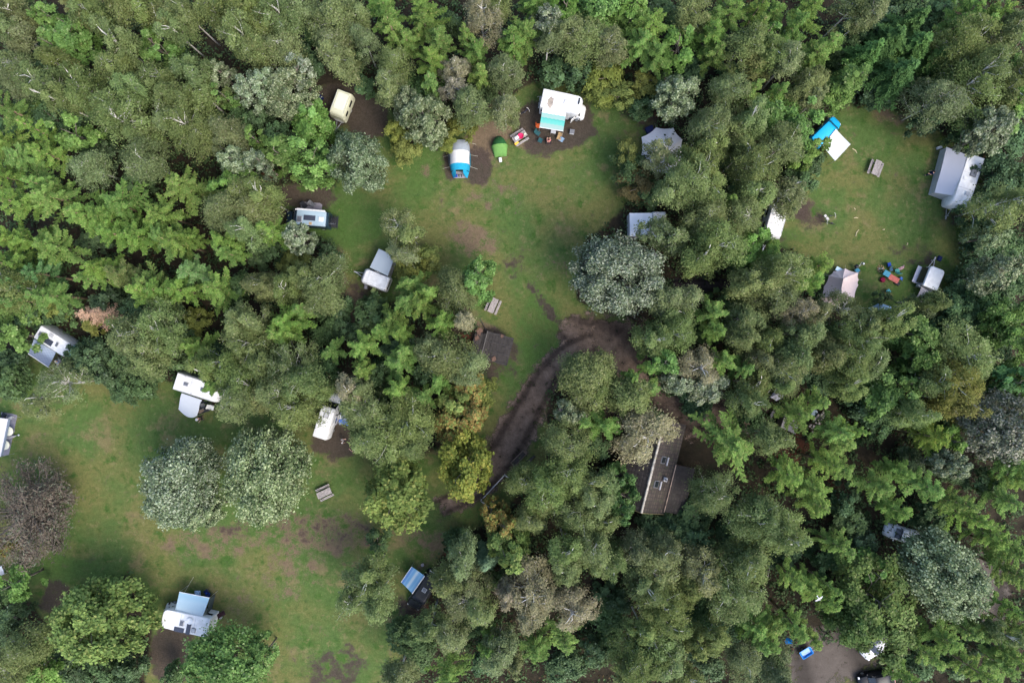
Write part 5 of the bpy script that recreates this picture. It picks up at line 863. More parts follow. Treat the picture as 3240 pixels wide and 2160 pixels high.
# folding camper
c, rz, L = frame('table', (1860, 380), (1655, 880), 1.9)
v14 = thing('folding_camper', 'white folding camper with a raised hard lid and canvas sides', 'camper trailer', (c.x, c.y, 0), rz, 'caravans on the site'); h = L/2; Wf = 1.85
MB().rings(body_rings([(.35, -h, h-.1, Wf/2-.1, .1, .2), (.9, -h, h, Wf/2-.05, .12, .25), (1.0, -h, h, Wf/2-.05, .12, .25)])).build('body', GREYW, v14, True); MB().rings(body_rings([(1.0, -h+.1, h-.1, Wf/2-.15, .1, .2), (1.8, -h+.1, h-.1, Wf/2-.12, .1, .2)])).build('canvas_wall', LGREY, v14, True)
MB().rings(body_rings([(1.8, -h, h, Wf/2, .16, .3), (1.93, -h, h, Wf/2, .18, .32), (2.02, -h+.06, h-.06, Wf/2-.06, .18, .3), (2.05, -h+.25, h-.25, Wf/2-.25, .18, .2)])).build('lid', WHITE, v14, True)
MB().box((.1, Wf/2+.35, .62), (L*.8, .7, .06)).build('fold_out_bed', plain('pale_lilac_panel', (.5, .48, .52), .5), v14, bevel=.02); MB().box((.1, Wf/2+.1, 1.2), (L*.75, .04, .8), rx=.5).build('window', GLASS, v14)
for s in (-1, 1): wheel(v14, -.2, s*(Wf/2-.12), .28, .17)
drawbar(v14, h-.1, 1.5, False); q = on_v(v14, 'table', [(1900, 140)], .5)[0]; MB().box((q.x, q.y, .5), (.6, .5, .3)).build('hitch_cover', NAVYF, v14, bevel=.06)
q = [loc_of(v14, at('table', x, y, z)) for x, y, z in ((1460, 850, 1.5), (1700, 985, 1.5), (1590, 1260, .3), (1330, 1120, .3))]; MB().sheet([[q[0], q[1]], [q[3], q[2]]], .012).build('tent_extension', fabric('lilac_canvas', (.50, .47, .5)), v14)
star_tent('pyramid_tent', 'pale blue pointed tent partly under birch leaves below the red table', 'table', [(135, 1365, .1), (430, 1228, .3), (700, 1330, .1), (760, 1440, .1), (520, 1600, .1), (200, 1500, .1)], [(470, 1330, 1.5)], fabric('pale_blue_tent', (.26, .40, .54), .06), .1)
# checked awning motorhome (left)
c, rz, L = frame('check', (1330, 930), (445, 365), 2.7)
v16 = van('white camper van with a dark solar panel and a checked grey awning', c+Vector((.55*math.cos(rz), .55*math.sin(rz), 0)), rz, L+1.3, 2.0, 2.65, WHITE, None, 'camper van', nose=.8, glass=AQUA)
p = on_v(v16, 'check', [(735, 630), (550, 430), (1030, 735), (860, 470)], 2.65); on_roof(v16, 'solar_panel', p[0].x, p[0].y, 2.66, 1.4, .68, SOLAR, .05); on_roof(v16, 'roof_hatch', p[1].x, p[1].y, 2.66, .4, .4, GREYGL, .08, frame=GREYW); on_roof(v16, 'roof_hatch', p[2].x, p[2].y, 2.66, .28, .5, GREYGL, .1, frame=WHITE); on_roof(v16, 'air_conditioner', p[3].x, p[3].y, 2.66, .5, .4, GREYW, .1)
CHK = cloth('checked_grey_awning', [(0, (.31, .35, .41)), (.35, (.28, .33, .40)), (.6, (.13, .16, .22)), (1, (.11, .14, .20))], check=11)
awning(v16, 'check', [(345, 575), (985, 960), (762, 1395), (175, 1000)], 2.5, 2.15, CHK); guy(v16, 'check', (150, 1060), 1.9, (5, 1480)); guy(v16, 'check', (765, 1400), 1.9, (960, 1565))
chair('grey folding chair under the person in blue', at('check', 1090, 1200, .4), 3.9, GREYP); person('person in blue shirt with white hair seated beside the checked awning', at('check', 1055, 1225, .6), 3.9, 'sit', DENIM, fabric('pale_denim', (.4, .45, .5)), HAIRW)
# curved awning caravan
c, rz, L = frame('awn', (1470, 830), (260, 440), 2.6)
v17 = caravan('white caravan with two roof hatches and a curved white canopy', c, rz, L, 2.2, 2.6, WHITE, None, .05, .5, .5)
p = on_v(v17, 'awn', [(570, 535), (998, 675), (555, 335), (700, 780)], 2.6); on_roof(v17, 'roof_hatch', p[0].x, p[0].y, 2.6, .5, .36, GREYGL, .1, frame=GREYW); on_roof(v17, 'roof_hatch', p[1].x, p[1].y, 2.6, .36, .36, GREYGL, .08, frame=GREYP); on_roof(v17, 'roof_vent', p[2].x, p[2].y, 2.6, .16, .16, GREYW, .08); on_roof(v17, 'roof_vent', p[3].x, p[3].y, 2.6, .1, .1, GREYP, .06)
A = at('awn', 700, 1070, 2.2); C17 = thing('canopy', 'smooth white curved canopy on the side of the caravan', 'awning', (A.x, A.y, 0), 0, 'awnings pitched beside caravans'); g = []
for i in range(11):
    t = i/10; a, b = at('awn', 430-60*t+25*math.exp(-t*6), 770+420*t, 2.5-.5*t**2), at('awn', 985-135*t-30*math.sin(PI*min(1, t*1.5))*(1-t), 950+410*t, 2.5-.5*t**2); row = []
    for j in range(11):
        u = j/10; q = a.lerp(b, u); q = q+(at('awn', 620, 1340)-at('awn', 600, 1220)).normalized()*(.55*4*u*(1-u)*t*t); row.append(loc_of(C17, q))
    g.append(row)
MB().sheet(g, .014).build('roof_sheet', fabric('white_canopy', (.38, .41, .45), .03), C17, True)
for r_, cc in ((10, 0), (10, 5), (10, 10)): q = g[r_][cc]; MB().tube([(q.x, q.y, 0), q], .02).build('support_leg', ALU, C17)
mat_on_ground('ground_mat', 'dark sheet laid in for the shaded interior beside the curved white canopy', 'awn', [(970, 960), (1250, 1020), (1180, 1240), (870, 1330)], DKF)  # added dark sheet paints the shaded awning interior, not a real mat
chair('white plastic garden chair beside the curved canopy', at('awn', 1245, 1150, .4), -.4, WHITE, WHITE); table('tan wooden table in the shade of the curved canopy', at('awn', 950, 1230, .6), .6, .75, .45, BRWOOD, .6); chair('dark folding chair on the dark sheet under the curved canopy', at('awn', 1000, 1090, .4), 2, GREYP)
person('person in dark clothes and white sun hat below the curved canopy', at('awn', 865, 1440, 1.5), -2.0, 'stand', NAVYF, DKF, HAIRW, hat=WHF)
# caravan at the left edge
c = at('edge', -60, 900, 2.2); v18 = thing('canopy', 'light grey canopy with a slate blue valance cut by the left edge', 'awning', (c.x, c.y, 0), 0, 'awnings pitched beside caravans')
a_ = awning(v18, 'edge', [(-260, 330), (-460, 1400), (15, 1430), (222, 392)], 2.45, 2.25, cloth('light_grey_canvas', [(0, (.34, .34, .37)), (1, (.38, .38, .41))]), .02, True, False, name='roof_sheet')
q = [loc_of(v18, at('edge', x, y, z)) for x, y, z in ((15, 1430, 2.25), (222, 392, 2.25), (290, 400, 1.8), (80, 1425, 1.8))]; MB().sheet([[q[0], q[1]], [q[3], q[2]]], .012).build('valance', cloth('slate_blue_canvas', [(0, (.16, .21, .29)), (1, (.14, .18, .26))]), v18)
mat_on_ground('ground_mat', 'slate grey groundsheet below the light grey canopy', 'edge', [(30, 200), (350, 245), (480, 290), (250, 1370), (60, 1420)], plain('slate_groundsheet', (.13, .13, .16), .85))
for i, (x, y) in enumerate(((235, 730), (135, 1110))):
    q = at('edge', x, y, .7); t = thing('round_table', 'cream round table half under the slate valance, '+('upper' if i == 0 else 'lower')+' one', 'table', (q.x, q.y, 0), 0, 'round tables under the canopy'); MB().lathe([(.52, .68), (.56, .7), (.56, .73), (.5, .74)], 24).build('tabletop', CREAM2, t); MB().lathe([(.28, 0), (.26, .04), (.04, .08), (.04, .68)], 12).build('pedestal', GREYP, t)
U = thing('folded_parasol', 'grey folded parasol lying on the groundsheet', 'parasol', at('edge', 300, 890, 0), .25); MB().tube([(-.9, 0, .2), (-.4, 0, .2), (.4, 0, .2), (.8, 0, .2)], [.05, .2, .16, .05], 9).build('cloth', GREYF, U, True); MB().tube([(.7, 0, .2), (1.1, 0, .2)], .03).lathe([(.1, 0), (.12, .06), (.02, .1)], 10, (1.1, 0, .15)).build('pole', ALU, U)
chair('dark recliner with a pale cushion at the corner of the light grey canopy', at('edge', 120, 300, .4), 2.6, DKF, s=1.2); boxy('storage_box', 'small pale box by the corner of the light grey canopy', 'box', at('edge', 290, 360, .2), .3, (.5, .3, .25), GREYW)
# white van with blue rug
c, rz, L = frame('wvan', (725, 130), (405, 1145), 1.8)
v19 = van('white high roof van with open side door beside the blue rug', c, rz, L, 1.95, 2.5, WHITE, None, 'van', nose=1.1)
p = on_v(v19, 'wvan', [(545, 612)], 2.5)[0]; on_roof(v19, 'roof_hatch', p.x, p.y, 2.5, .62, .5, GREYW, .1, frame=GREYP); MB().box((-.2, -1.06, 1.35), (1.2, .06, 1.6)).build('sliding_door', WHITE, v19, bevel=.03); MB().box((-.2, -1.1, 1.55), (.8, .03, .5)).build('door_window', GLASS, v19)
mat_on_ground('rug', 'grey and blue rug spread on the soil beside the white van', 'wvan', [(860, 560), (960, 530), (1090, 640), (1110, 720), (1040, 800), (850, 850), (810, 760)], plain('grey_blue_rug', (.22, .26, .32), .9, var=.4, scale=1.6), cat='rug')
o = onto('blanket', 'bright blue cloth lying on the grey rug', 'blanket', 'wvan', 945, 725, .016, MB().sheet([[Vector((-.6+.24*i, -.25+.12*j-.1*i, .02+.05*random.random())) for j in range(5)] for i in range(6)], .012), fabric('cornflower_fabric', (.10, .2, .55)))
chair('white folding chair beside the blue rug', at('wvan', 848, 660, .4), 0, WHITE, WHITE); chair('lilac folding chair next to the open van door', at('wvan', 780, 735, .4), 1.3, plain('lilac_fabric', (.5, .47, .52), .8))
person('person in white shirt walking below the white van', at('wvan', 905, 1235, 1.2), .1, 'stand', WHF, GREYF, HAIRB); person('person in dark clothes walking behind the person in white', at('wvan', 1170, 1440, 1.2), 2.5, 'stand', NAVYF, DKF, HAIRB)
# silver car, black car, lot
a = ang(at('silver', 1650, 1210), at('silver', 520, 900)); car('silver car half hidden by the whitebeam crown', at('silver', 1330, 950, 1.2), a, SILVER)
car('black car parked at the bottom edge of the gravel', at('lot', 2080, 1190, 1.0), PI+.22, BLACK); 
p = at('lot', 2120, 520, 1.2); car('white car mostly beneath the dark oak by the gravel', p, 3.9, OFFW)
Bc = thing('hand_cart', 'bright blue tub cart on the gravel edge', 'cart', at('lot', 650, 600, 0), .55); BLP = plain('bright_blue_plastic', (.01, .17, .50), .35)
MB().rings(body_rings([(.3, -.55, .55, .33, .1, .15), (.62, -.75, .75, .48, .14, .2), (.66, -.78, .78, .5, .14, .2), (.62, -.7, .7, .42, .14, .2), (.4, -.55, .55, .33, .1, .15)])).build('tub', BLP, Bc, True)
for s in (-1, 1): wheel(Bc, -.2, s*.42, .22, .1)
MB().tube([(.7, .2, .6), (1.2, .15, .75), (1.2, -.15, .75), (.7, -.2, .6)], .025).build('handle', ALU, Bc)
Tb = thing('kite_sail', 'bright blue triangular canvas chair between larches', 'chair', at('lot', 290, 330, 0), -1.5); MB().sheet([[Vector((-.1, 0, .35)), Vector((-.1, .02, .36))], [Vector((.15, -.45, .7)), Vector((.15, .45, .7))], [Vector((.45, -.4, .95)), Vector((.45, .4, .95))]], .02).build('seat', BLP, Tb); MB().tube([(-.2, 0, 0), (.5, -.42, 1.0)], .018).tube([(-.2, 0, 0), (.5, .42, 1.0)], .018).tube([(.4, 0, 0), (.1, 0, .55)], .018).build('frame', ALU, Tb)
Tb.name = 'butterfly_chair'
# pale blue awning motorhome
c, rz, L = frame('bl', (255, 920), (1195, 1085), 2.85); rz = ang(at('bl', 960, 1290), at('bl', 330, 1150))
v20 = coach('white motorhome with two solar panels and a pale blue awning', at('bl', 720, 1010, 2.85), rz, 5.7, 2.3, 2.85, .65)
p = on_v(v20, 'bl', [(605, 1135), (790, 1125), (665, 1005), (830, 955), (893, 1145)], 2.85); on_roof(v20, 'solar_panel', p[0].x, p[0].y, 2.85, 1.2, .55, SOLAR, .05); on_roof(v20, 'solar_panel', p[1].x, p[1].y, 2.85, .52, 1.25, SOLAR, .05); on_roof(v20, 'roof_hatch', p[2].x, p[2].y, 2.85, .38, .5, GREYGL, .14, frame=GREYW); on_roof(v20, 'roof_hatch', p[4].x, p[4].y, 2.85, .4, .4, GREYW, .1, frame=GREYP)
MB().lathe([(.05, 2.86), (.08, 2.95), (.36, 3.0), (.38, 3.03), (.1, 2.99)], 18, (p[3].x, p[3].y, 0)).build('satellite_dish', WHITE, v20, True)
PBL = cloth('pale_blue_awning', [(0, (.36, .43, .47)), (.3, (.29, .40, .465)), (.6, (.27, .385, .46)), (.8, (.21, .34, .43)), (1, (.2, .335, .43))])
awning(v20, 'bl', [(1065, 885), (515, 790), (612, 388), (1208, 505)], 2.6, 2.25, PBL)
q = [loc_of(v20, at('bl', x, y, z)) for x, y, z in ((1215, 515, 2.2), (1145, 835, 2.3), (1240, 800, .1), (1330, 435, .1))]; MB().sheet([[q[0], q[1]], [q[3], q[2]]], .012).build('wind_break', fabric('dark_slate_canvas', (.035, .05, .055)), v20)
q = on_v(v20, 'bl', [(420, 705)], 1.0)[0]; MB().box((q.x, q.y+.25, 1.05), (.95, .06, 1.0), rz=-.25).build('cab_door', WHITE, v20, bevel=.03); guy(v20, 'bl', (720, 385), 2.0, (895, 85))
chair('blue and white patterned recliner by the pale blue awning', at('bl', 985, 405, .4), 1.6, plain('blue_white_pattern', (.3, .42, .55), .8, var=.7, scale=9), s=1.3); chair('navy folding chair by the pale blue awning, nearer the wind break', at('bl', 1175, 440, .4), 1.4, ROYAL); chair('dark navy folding chair behind the patterned recliner', at('bl', 1145, 385, .4), 2.2, NAVYF)
chair('brown folding chair at the tree edge beside the motorhome', at('bl', 1480, 810, .4), .4, fabric('maroon_fabric', (.04, .018, .022))); onto('bucket', 'small white bucket beside the brown chair', 'bucket', 'bl', 1448, 880, 0, MB().lathe([(.12, 0), (.16, .3), (.14, .3), (.11, .03)], 14), WHITE)
# black van with blue striped awning
c, rz, L = frame('black', (510, 1290), (1000, 500), 1.5)
v21 = van('black camper van with tinted skylight and a blue striped awning', c, rz, 5.0, 1.9, 2.0, BLACK, None, 'camper van', nose=1.0)
BST = cloth('blue_striped_awning', [(0, (.15, .31, .48)), (.12, (.11, .26, .44)), (.2, (.16, .33, .49)), (.3, (.115, .28, .45)), (.4, (.17, .33, .49)), (.44, (.34, .45, .52)), (.56, (.34, .45, .52)), (.6, (.15, .32, .48)), (.7, (.10, .25, .44)), (.8, (.15, .31, .48)), (.86, (.07, .18, .40)), (1, (.07, .18, .40))])
awning(v21, 'black', [(505, 915), (810, 478), (490, 250), (228, 635)], 1.98, 1.85, BST); a0, b0 = on_v(v21, 'black', [(500, 920), (812, 475)], 2.0); MB().tube([Vector((a0.x, a0.y, 2.02)), Vector((b0.x, b0.y, 2.02))], .06, 8).build('awning_cassette', WHITE, v21)
MB().prism(rrect(-1.9, .6, .62, .3), 2.0, 2.012).build('roof_glass', plain('matt_black_glass', (.008, .01, .012), .45, var=.3, spec=.25), v21); q = on_v(v21, 'black', [(805, 830)], 2.0)[0]; on_roof(v21, 'roof_hatch', q.x, q.y, 2.0, .4, .4, GREYGL, .08, frame=GREYW); q = on_v(v21, 'black', [(1010, 490)], 1.2)[0]; MB().box((-2.62, 0, 1.15), (.14, 1.25, .12)).build('rear_rack', ALU, v21, bevel=.02); MB().box((-2.62, 0, .75), (.24, 1.5, .5)).build('tow_box', BLKP, v21, bevel=.05)
onto('bucket', 'grey bucket alone on the grass near the black van', 'bucket', 'black', 765, 192, 0, MB().lathe([(.15, 0), (.19, .32), (.17, .32), (.14, .03)], 14), plain('pale_grey_plastic', (.4, .38, .42), .5))
chair('white garden chair at the left edge of the photo, upper of two', at('corner', 30, 1030, .4), .3, WHITE, WHITE, s=1.1, name='garden_chair'); chair('pale grey garden chair at the left edge of the photo, lower of two', at('corner', 90, 1165, .4), .2, GREYW, WHITE, s=1.1, name='garden_chair')
# picnic tables
picnic('weathered picnic table alone in the right hand clearing', 'A4', (810, 1157), (830, 1110), (795, 1205)); picnic('weathered picnic table beside a bright green oak near the timber shelter', 'B2', (1655, 537), (1680, 485), (1635, 590)); picnic('weathered picnic table right of the silvery twin trees', 'C2', (493, 259), (440, 285), (545, 235))

# ------------------------------------------------------------------ the house, the shelter and timber in the wood
def roof_mat(name, c1, c2, moss):
    m = bpy.data.materials.new(name); nt, b = nodes(m); N, L = nt.nodes, nt.links; tc = N.new('ShaderNodeTexCoord')
    bk = N.new('ShaderNodeTexBrick'); bk.inputs['Scale'].default_value = 1; bk.inputs['Brick Width'].default_value = .44; bk.inputs['Row Height'].default_value = .40; bk.inputs['Mortar Size'].default_value = .06; bk.inputs['Mortar Smooth'].default_value = .5
    bk.inputs['Color1'].default_value = c1+(1,); bk.inputs['Color2'].default_value = c2+(1,); bk.inputs['Mortar'].default_value = (.02, .017, .016, 1); bk.offset = 0
    L.new(tc.outputs['Object'], bk.inputs['Vector']); nz = N.new('ShaderNodeTexNoise'); nz.inputs['Scale'].default_value = 1.2; nz.inputs['Detail'].default_value = 7; L.new(tc.outputs['Object'], nz.inputs['Vector'])
    r = N.new('ShaderNodeMapRange'); r.inputs[1].default_value = .52; r.inputs[2].default_value = .7; L.new(nz.outputs['Fac'], r.inputs[0]); mx = N.new('ShaderNodeMix'); mx.data_type = 'RGBA'; mx.inputs['B'].default_value = moss+(1,); L.new(r.outputs[0], mx.inputs['Factor']); L.new(bk.outputs['Color'], mx.inputs['A'])
    L.new(mx.outputs['Result'], b.inputs['Base Color']); b.inputs['Roughness'].default_value = .85; bp = N.new('ShaderNodeBump'); bp.inputs['Strength'].default_value = .9; bp.inputs['Distance'].default_value = .05; bp.invert = True; L.new(bk.outputs['Fac'], bp.inputs['Height']); L.new(bp.outputs[0], b.inputs['Normal']); return m
r0, r1 = at('house', 300, 1400, 5.2), at('house', 620, 130, 5.2); HC = (r0+r1)/2; hz = ang(r0, r1); HL = (r1-r0).length
H = thing('house', 'long house with a brown tiled roof, pale mortar ridge and lean-to wing among the trees', 'house', (HC.x, HC.y, 0), hz); hl, hw = HL/2, 3.2
TILE = roof_mat('brown_roof_tiles', (.028, .020, .016), (.060, .046, .037), (.036, .038, .02)); TILE2 = roof_mat('shaded_slope_and_lean_to_tiles', (.017, .013, .012), (.038, .031, .029), (.024, .023, .017)); WALLM = plain('brick_wall', (.18, .09, .06), .9, var=.3, scale=12)  # TILE2 puts the left slope's shading into darker tiles; lean-to shares it
wl = MB().box((0, 0, 1.35), (HL-.8, 5.4, 2.7)); wl.add([(-hl+.4, -2.7, 2.7), (-hl+.4, 2.7, 2.7), (-hl+.4, 0, 4.9), (hl-.4, -2.7, 2.7), (hl-.4, 2.7, 2.7), (hl-.4, 0, 4.9)], [(0, 2, 1), (3, 4, 5), (0, 3, 5, 2), (1, 2, 5, 4)]); wl.build('wall', WALLM, H)
def slope(name, x0, x1, y0, z0, y1, z1, mat, t=.12, parent=None):
    ln = math.hypot(y1-y0, z1-z0); a = math.atan2(z1-z0, y1-y0); o = MB().box((0, 0, 0), (x1-x0, ln, t)).build(name, mat, parent or H); o.location = ((x0+x1)/2, (y0+y1)/2, (z0+z1)/2); o.rotation_euler = (a, 0, 0); return o
rf = slope('roof', -hl, hl, -3.2, 2.7, 0, 5.2, TILE); rf2 = slope('roof', -hl, hl, 0, 5.2, 3.2, 2.7, TILE2)
m = MB()
for k in range(int(HL/.36)): m.tube([(-hl+.36*k, 0, 5.24), (-hl+.36*k+.34, 0, 5.24)], random.uniform(.13, .17), 6)
m.build('ridge', plain('mortared_ridge', (.32, .30, .26), .9, var=.7, scale=1.3), H)
wx0, wx1 = -hl+.3, -hl+6.0; slope('lean_to_roof', wx0, wx1, -5.7, 1.9, -3.0, 2.95, TILE2); MB().box(((wx0+wx1)/2, -4.1, .95), (wx1-wx0-.5, 2.4, 1.9)).build('lean_to_wall', WALLM, H); MB().tube([(wx0, -3.12, 3.02), (wx1, -3.12, 3.02)], .06).build('flashing', plain('pale_flashing', (.3, .22, .17), .8, var=.5, scale=2), H)
slope('gable_board', -hl-.06, -hl, -3.2, 2.72, 0, 5.22, plain('mossy_board', (.14, .12, .05), .9), .2); slope('gable_board', -hl-.06, -hl, 0, 5.22, 3.2, 2.72, plain('mossy_board', (.14, .12, .05), .9), .2)
for x, y in ((500, 1000), (600, 670)):
    q = loc_of(H, at('house', x, y, 4.2)); a = math.atan2(2.5, 3.2); z = 5.2+q.y*2.5/3.2; f = MB().box((0, 0, 0), (.85, .75, .12)).build('skylight', GREYP, H); f.location = (q.x, q.y, z+.1); f.rotation_euler = (a, 0, 0); MB().box((0, 0, .07), (.7, .6, .03)).build('pane', GLASS, f)
    MB().box((q.x-.1, q.y-.62, z-.28), (1.0, .16, .16), rx=a).build('skylight_flashing', plain('lead_flashing', (.32, .32, .34), .6), H, bevel=.03)
q = loc_of(H, at('house', 630, 940, 4.0)); z = 5.2+q.y*2.5/3.2; ch = MB().box((q.x, q.y, z+.25), (.42, .42, .9)).build('chimney', plain('pale_render', (.45, .45, .47), .8), H, bevel=.02); MB().lathe([(.14, 0), (.12, .3), (.09, .3), (.1, .02)], 12, (q.x, q.y, z+.7)).build('flue', GREYP, ch)
for s, x in ((1, -3.2), (1, 0.4), (1, 3.4), (-1, 2.2)): f = MB().box((x, s*2.72, 1.5), (1.3, .06, 1.1)).build('window', WHITE, H); MB().box((x, s*2.76, 1.5), (1.14, .02, .94)).build('pane', GLASS, f)
MB().box((-1.6, 2.72, 1.05), (.95, .06, 2.1)).build('door', BRWOOD, H)
# dark timber shelter: low boarded roof with leaf litter
a, b = at('shed', 775, 420, 1.6), at('shed', 590, 1150, 1.6); sc_ = at('shed', 820, 880, 1.3); rz = ang(b, a)
S = thing('timber_shelter', 'low dark boarded shelter roof with leaf litter at the edge of the grass', 'shelter', (sc_.x, sc_.y, 0), rz)
def dark_roof():
    m = plain('tarred_boards', (.022, .0185, .017), .85, var=.55, scale=2.2, bump=.4); return m
DR = dark_roof(); LITTER = plain('leaf_litter', (.10, .058, .042), .95, var=.45, scale=7, bump=.6)
for i in range(9):
    MB().box((random.uniform(-.06, .06), -1.72+.36*i-.12, 1.55-.05*i), (3.45, .34, .05)).build('roof_board', DR, S)
for i in range(4): MB().box((random.uniform(-.1, .1), 1.48+.34*i, 1.1-.06*i), (2.9-.25*i, .32, .05)).build('roof_board', DR, S)
MB().tube([(-1.75, 1.25, 1.42), (1.75, 1.25, 1.42)], .05).build('ridge_pole', plain('weathered_pole', (.09, .085, .08), .8), S)
for x in (-1.6, -.5, .6, 1.6): MB().tube([(x, -1.9, 1.615), (x, 1.2, 1.23)], .022, 4).build('batten', plain('dark_batten', (.07, .065, .065), .8), S)
for x in (-1.6, 1.6):
    for y in (-1.7, 1.2): MB().tube([(x, y, 0), (x, y, 1.45 if y < 0 else 1.15)], .06).build('post', DKWOOD, S)
MB().tube([(1.7, 1.4, .2), (3.0, 2.6, .1)], .05).build('loose_pole', DKWOOD, S)
for x, y, r in ((1.45, 2.2, .55), (-1.3, -.3, .4), (-1.6, 1.0, .35), (1.6, -.6, .3), (.6, 2.3, .4)):
    zz = (1.6-.14*(y+1.84)/.36*.36) if y < 1.3 else .95; MB().prism([(x+r*random.uniform(.5, 1.1)*math.cos(k*.4), y+.8*r*random.uniform(.5, 1.1)*math.sin(k*.4)) for k in range(15)], zz+.05, zz+.075).build('leaf_litter', LITTER, S)
# white railing, timber trough, log pile
def rails(label, pts, v, name='railing', mat=None, h=.95, cat='railing'):
    P = [at(v, x, y, h) for x, y in pts]; t = thing(name, label, cat, (P[0].x, P[0].y, 0)); m = mat or plain('white_metal_rail', (.5, .5, .5), .5)
    for i in range(len(P)-1):
        a, b = loc_of(t, P[i]), loc_of(t, P[i+1]); MB().tube([a, b], .03).tube([Vector((a.x, a.y, h*.5)), Vector((b.x, b.y, h*.5))], .02).build('rail', m, t); n = max(1, int((b-a).length/1.6))
        for k in range(n+1): q = a.lerp(b, k/n); MB().tube([(q.x, q.y, 0), (q.x, q.y, h+.02)], .03).build('post', m, t)
    return t
rails('low white metal railing with two right angle corners by the muddy track', [(300, 1345), (138, 1205), (632, 672), (730, 748)], 'rail')
p = at('rail', 920, 330, .4); TR = thing('timber_trough', 'brown timber plank trough at the edge of the muddy track', 'trough', (p.x, p.y, 0), ang(at('rail', 800, 430), at('rail', 1020, 210)))
for y, zz in ((.3, .25), (-.3, .25)): MB().box((0, y, zz), (2.1, .07, .5)).build('side_board', BRWOOD, TR)
MB().box((0, 0, .1), (2.05, .52, .06)).build('base_board', DKWOOD, TR); MB().box((1.02, 0, .25), (.07, .53, .48)).build('end_board', BRWOOD, TR); MB().box((-1.02, 0, .25), (.07, .53, .48)).build('end_board', BRWOOD, TR)
for i, (x, y, l) in enumerate(((1030, 480, 2.6), (960, 560, 2.4), (1120, 400, 2.2), (860, 620, 2.2))):
    p = at('rail', x, y, .2); t = thing('log', 'dark wet log lying beside the timber trough', 'log', (p.x, p.y, 0), .75+random.uniform(-.1, .1), 'dark logs beside the trough'); MB().tube([(-l/2, 0, .16), (0, .05, .17), (l/2, 0, .16)], [.15, .16, .13], 9).build('bark', DKWOOD, t)
for i, (x0, y0, x1, y1) in enumerate(((1290, 790, 1040, 1150), (1340, 825, 1105, 1155), (1185, 850, 985, 1115), (1075, 1200, 1015, 1285))):
    a, b = at('wood', x0, y0, .4), at('wood', x1, y1, .4); c = (a+b)/2; t = thing('plank', ('long pale plank, upper of the row in the wood', 'long pale plank, right hand one of the row in the wood', 'mossy pale plank, left hand one of the row in the wood', 'short pale plank lying below the row in the wood')[i], 'plank', (c.x, c.y, .0), ang(a, b), 'planks stacked in the wood'); l = (a-b).length; MB().box((0, 0, .4), (l, .24, .06)).build('board', OLDWOOD, t, bevel=.01); MB().box((-l*.3, 0, .185), (.1, .4, .37)).box((l*.3, 0, .185), (.1, .4, .37)).build('bearer', DKWOOD, t)
P = [at('wood', x, y, 2.0) for x, y in ((390, 1120), (700, 1260), (775, 1020), (480, 860))]; c = sum(P, Vector())/4; t = thing('wooden_hut', 'grey plank roofed hut mostly covered by a larch', 'hut', (c.x, c.y, 0)); Q = [(p.x-c.x, p.y-c.y) for p in P]; MB().prism([(x*.9, y*.9) for x, y in Q], 0, 1.95).build('wall', BRWOOD, t); MB().prism(Q, 1.95, 2.05).build('roof', OLDWOOD, t, bevel=.02)
p = at('wood', 232, 825, .45); t = thing('bench', 'short wooden plank bench under the larch tips', 'bench', (p.x, p.y, 0), 1.0); MB().box((0, 0, .45), (1.3, .34, .06)).build('seat', OLDWOOD, t, bevel=.01); 
for s in (-1, 1): MB().box((s*.5, 0, .21), (.08, .3, .42)).build('leg', OLDWOOD, t)
star_tent('shade_sail', 'grey tarpaulin showing through the trees above the planks', 'wood', [(165, 500, 1.6), (300, 575, 1.4), (450, 520, 1.6), (590, 345, 1.6), (560, 190, 1.6), (300, 300, 1.6)], [(420, 400, 2.4)], fabric('grey_tarpaulin', (.36, .36, .41)), 1.6, 'tarpaulins in the wood')
boxy('storage_box', 'pale blue grey crate beside the planks', 'crate', at('wood', 1075, 820, .4), .8, (.8, .5, .5), plain('pale_blue_crate', (.22, .30, .34), .6))
p = at('pal', 430, 740, .2); t = thing('pallet', 'grey wooden pallet against the dark whitebeam', 'pallet', (p.x, p.y, 0), 1.1)
for k in range(7): MB().box((0, -.48+.16*k, .2), (1.5, .13, .03)).build('slat', plain('grey_pallet_wood', (.16, .145, .14), .9), t)
for x in (-.65, 0, .65): MB().box((x, 0, .09), (.1, 1.1, .18)).build('bearer', plain('grey_pallet_wood', (.16, .145, .14), .9), t)
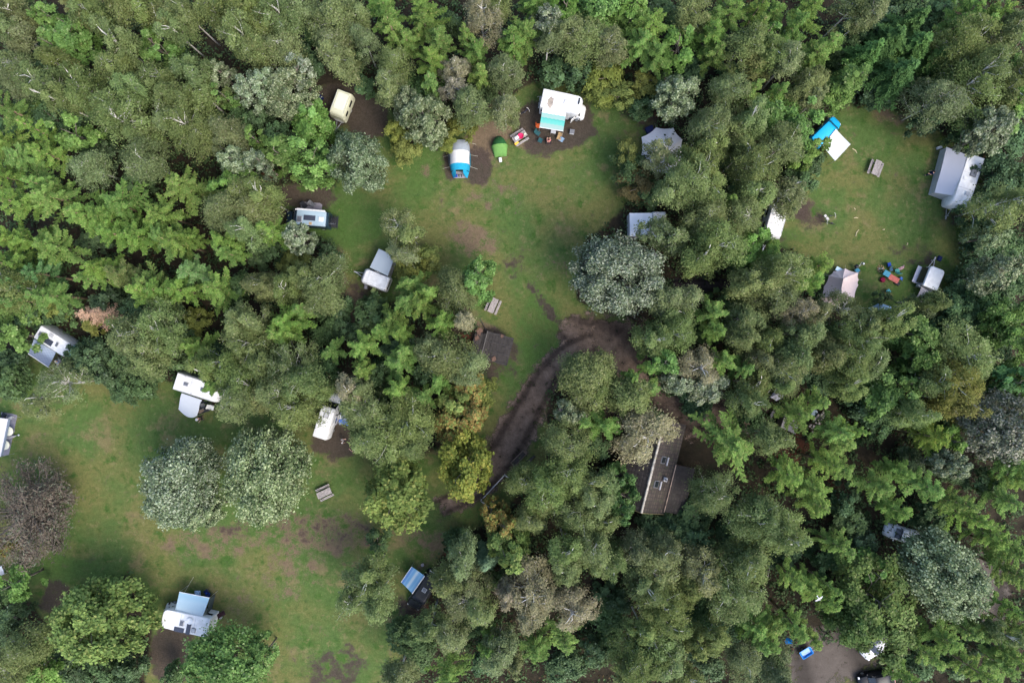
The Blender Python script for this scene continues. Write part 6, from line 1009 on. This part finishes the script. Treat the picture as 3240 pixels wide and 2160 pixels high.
# pale green hut and pen
a, b = at('pen', 600, 500, 2.2), at('pen', 440, 1170, 2.2); c = (a+b)/2; rz = ang(a, b); l = (a-b).length; t = thing('hut', 'pale green roofed hut with its edge showing beside the wire pen', 'hut', (c.x-.75*abs(math.sin(rz)), c.y+.75*math.cos(rz)*0, 0), rz); PG = plain('pale_green_sheet', (.28, .44, .33), .5, var=.12, scale=2)
MB().box((0, 0, 1.05), (l-.1, 1.3, 2.1)).build('wall', BRWOOD, t); MB().box((0, 0, 2.15), (l, 1.5, .09), rx=.03).build('roof', PG, t, bevel=.03); MB().box((-.3, -.66, .95), (.8, .04, 1.8)).build('door', DKWOOD, t)
rails('low wire pen with pale top rails beside the green hut', [(480, 300), (1015, 452), (900, 1170), (590, 990)], 'pen', 'pen_fence', plain('pale_wood_rail', (.28, .27, .25), .8), .9, 'fence')
# things in the shade by the cream caravan
chair('pale grey camping chair in the shade left of the cream caravan', at('bag', 590, 740, .4), 2.2, plain('pale_grey_fabric', (.25, .27, .30), .8)); boxy('bag', 'large navy bag on the soil left of the cream caravan', 'bag', at('bag', 1060, 930, .3), .9, (.9, .6, .4), NAVYF)
# the white bird
p = at('bird', 600, 1020, 24); t = thing('bird', 'white bird gliding over the yellow green larches', 'bird', (p.x, p.y, 24), -1.0); t.scale = (.75, .75, .75)
MB().tube([(-.24, 0, 0), (-.12, 0, .01), (.02, 0, .02), (.16, 0, .02), (.24, 0, .03), (.31, 0, .02)], [.02, .05, .075, .06, .04, .008], 10).build('body', WHF, t, True)
for s in (-1, 1): MB().sheet([[Vector((.10, 0, .03)), Vector((.16, s*.22, .07)), Vector((.05, s*.5, .04))], [Vector((-.06, 0, .02)), Vector((-.02, s*.22, .06)), Vector((-.02, s*.5, .035))]], .012).build('wing', WHF, t, True)
MB().sheet([[Vector((-.2, -.03, .01)), Vector((-.2, .03, .01))], [Vector((-.36, -.09, .0)), Vector((-.36, .09, .0))]], .008).build('tail', WHF, t)
# twigs and bark on the right clearing
for i, (x, y, l) in enumerate(((2708, 690, .5), (2712, 737, .9), (2704, 660, .3), (2795, 726, .25), (2870, 772, .3), (2704, 478, .8))):
    p = at('P', x, y); t = MB().tube([(-l/2, 0, .04), (0, l*.12, .05), (l/2, 0, .03)], [.05, .06, .03], 6).build('fallen_branch', TANB if False else plain('pale_dead_wood', (.42, .36, .22), .9), None); t.location = p; t.rotation_euler = (0, 0, i*1.1); tag(t, 'pale piece of dead wood lying on the right hand grass', 'branch', 'dead wood on the right clearing')
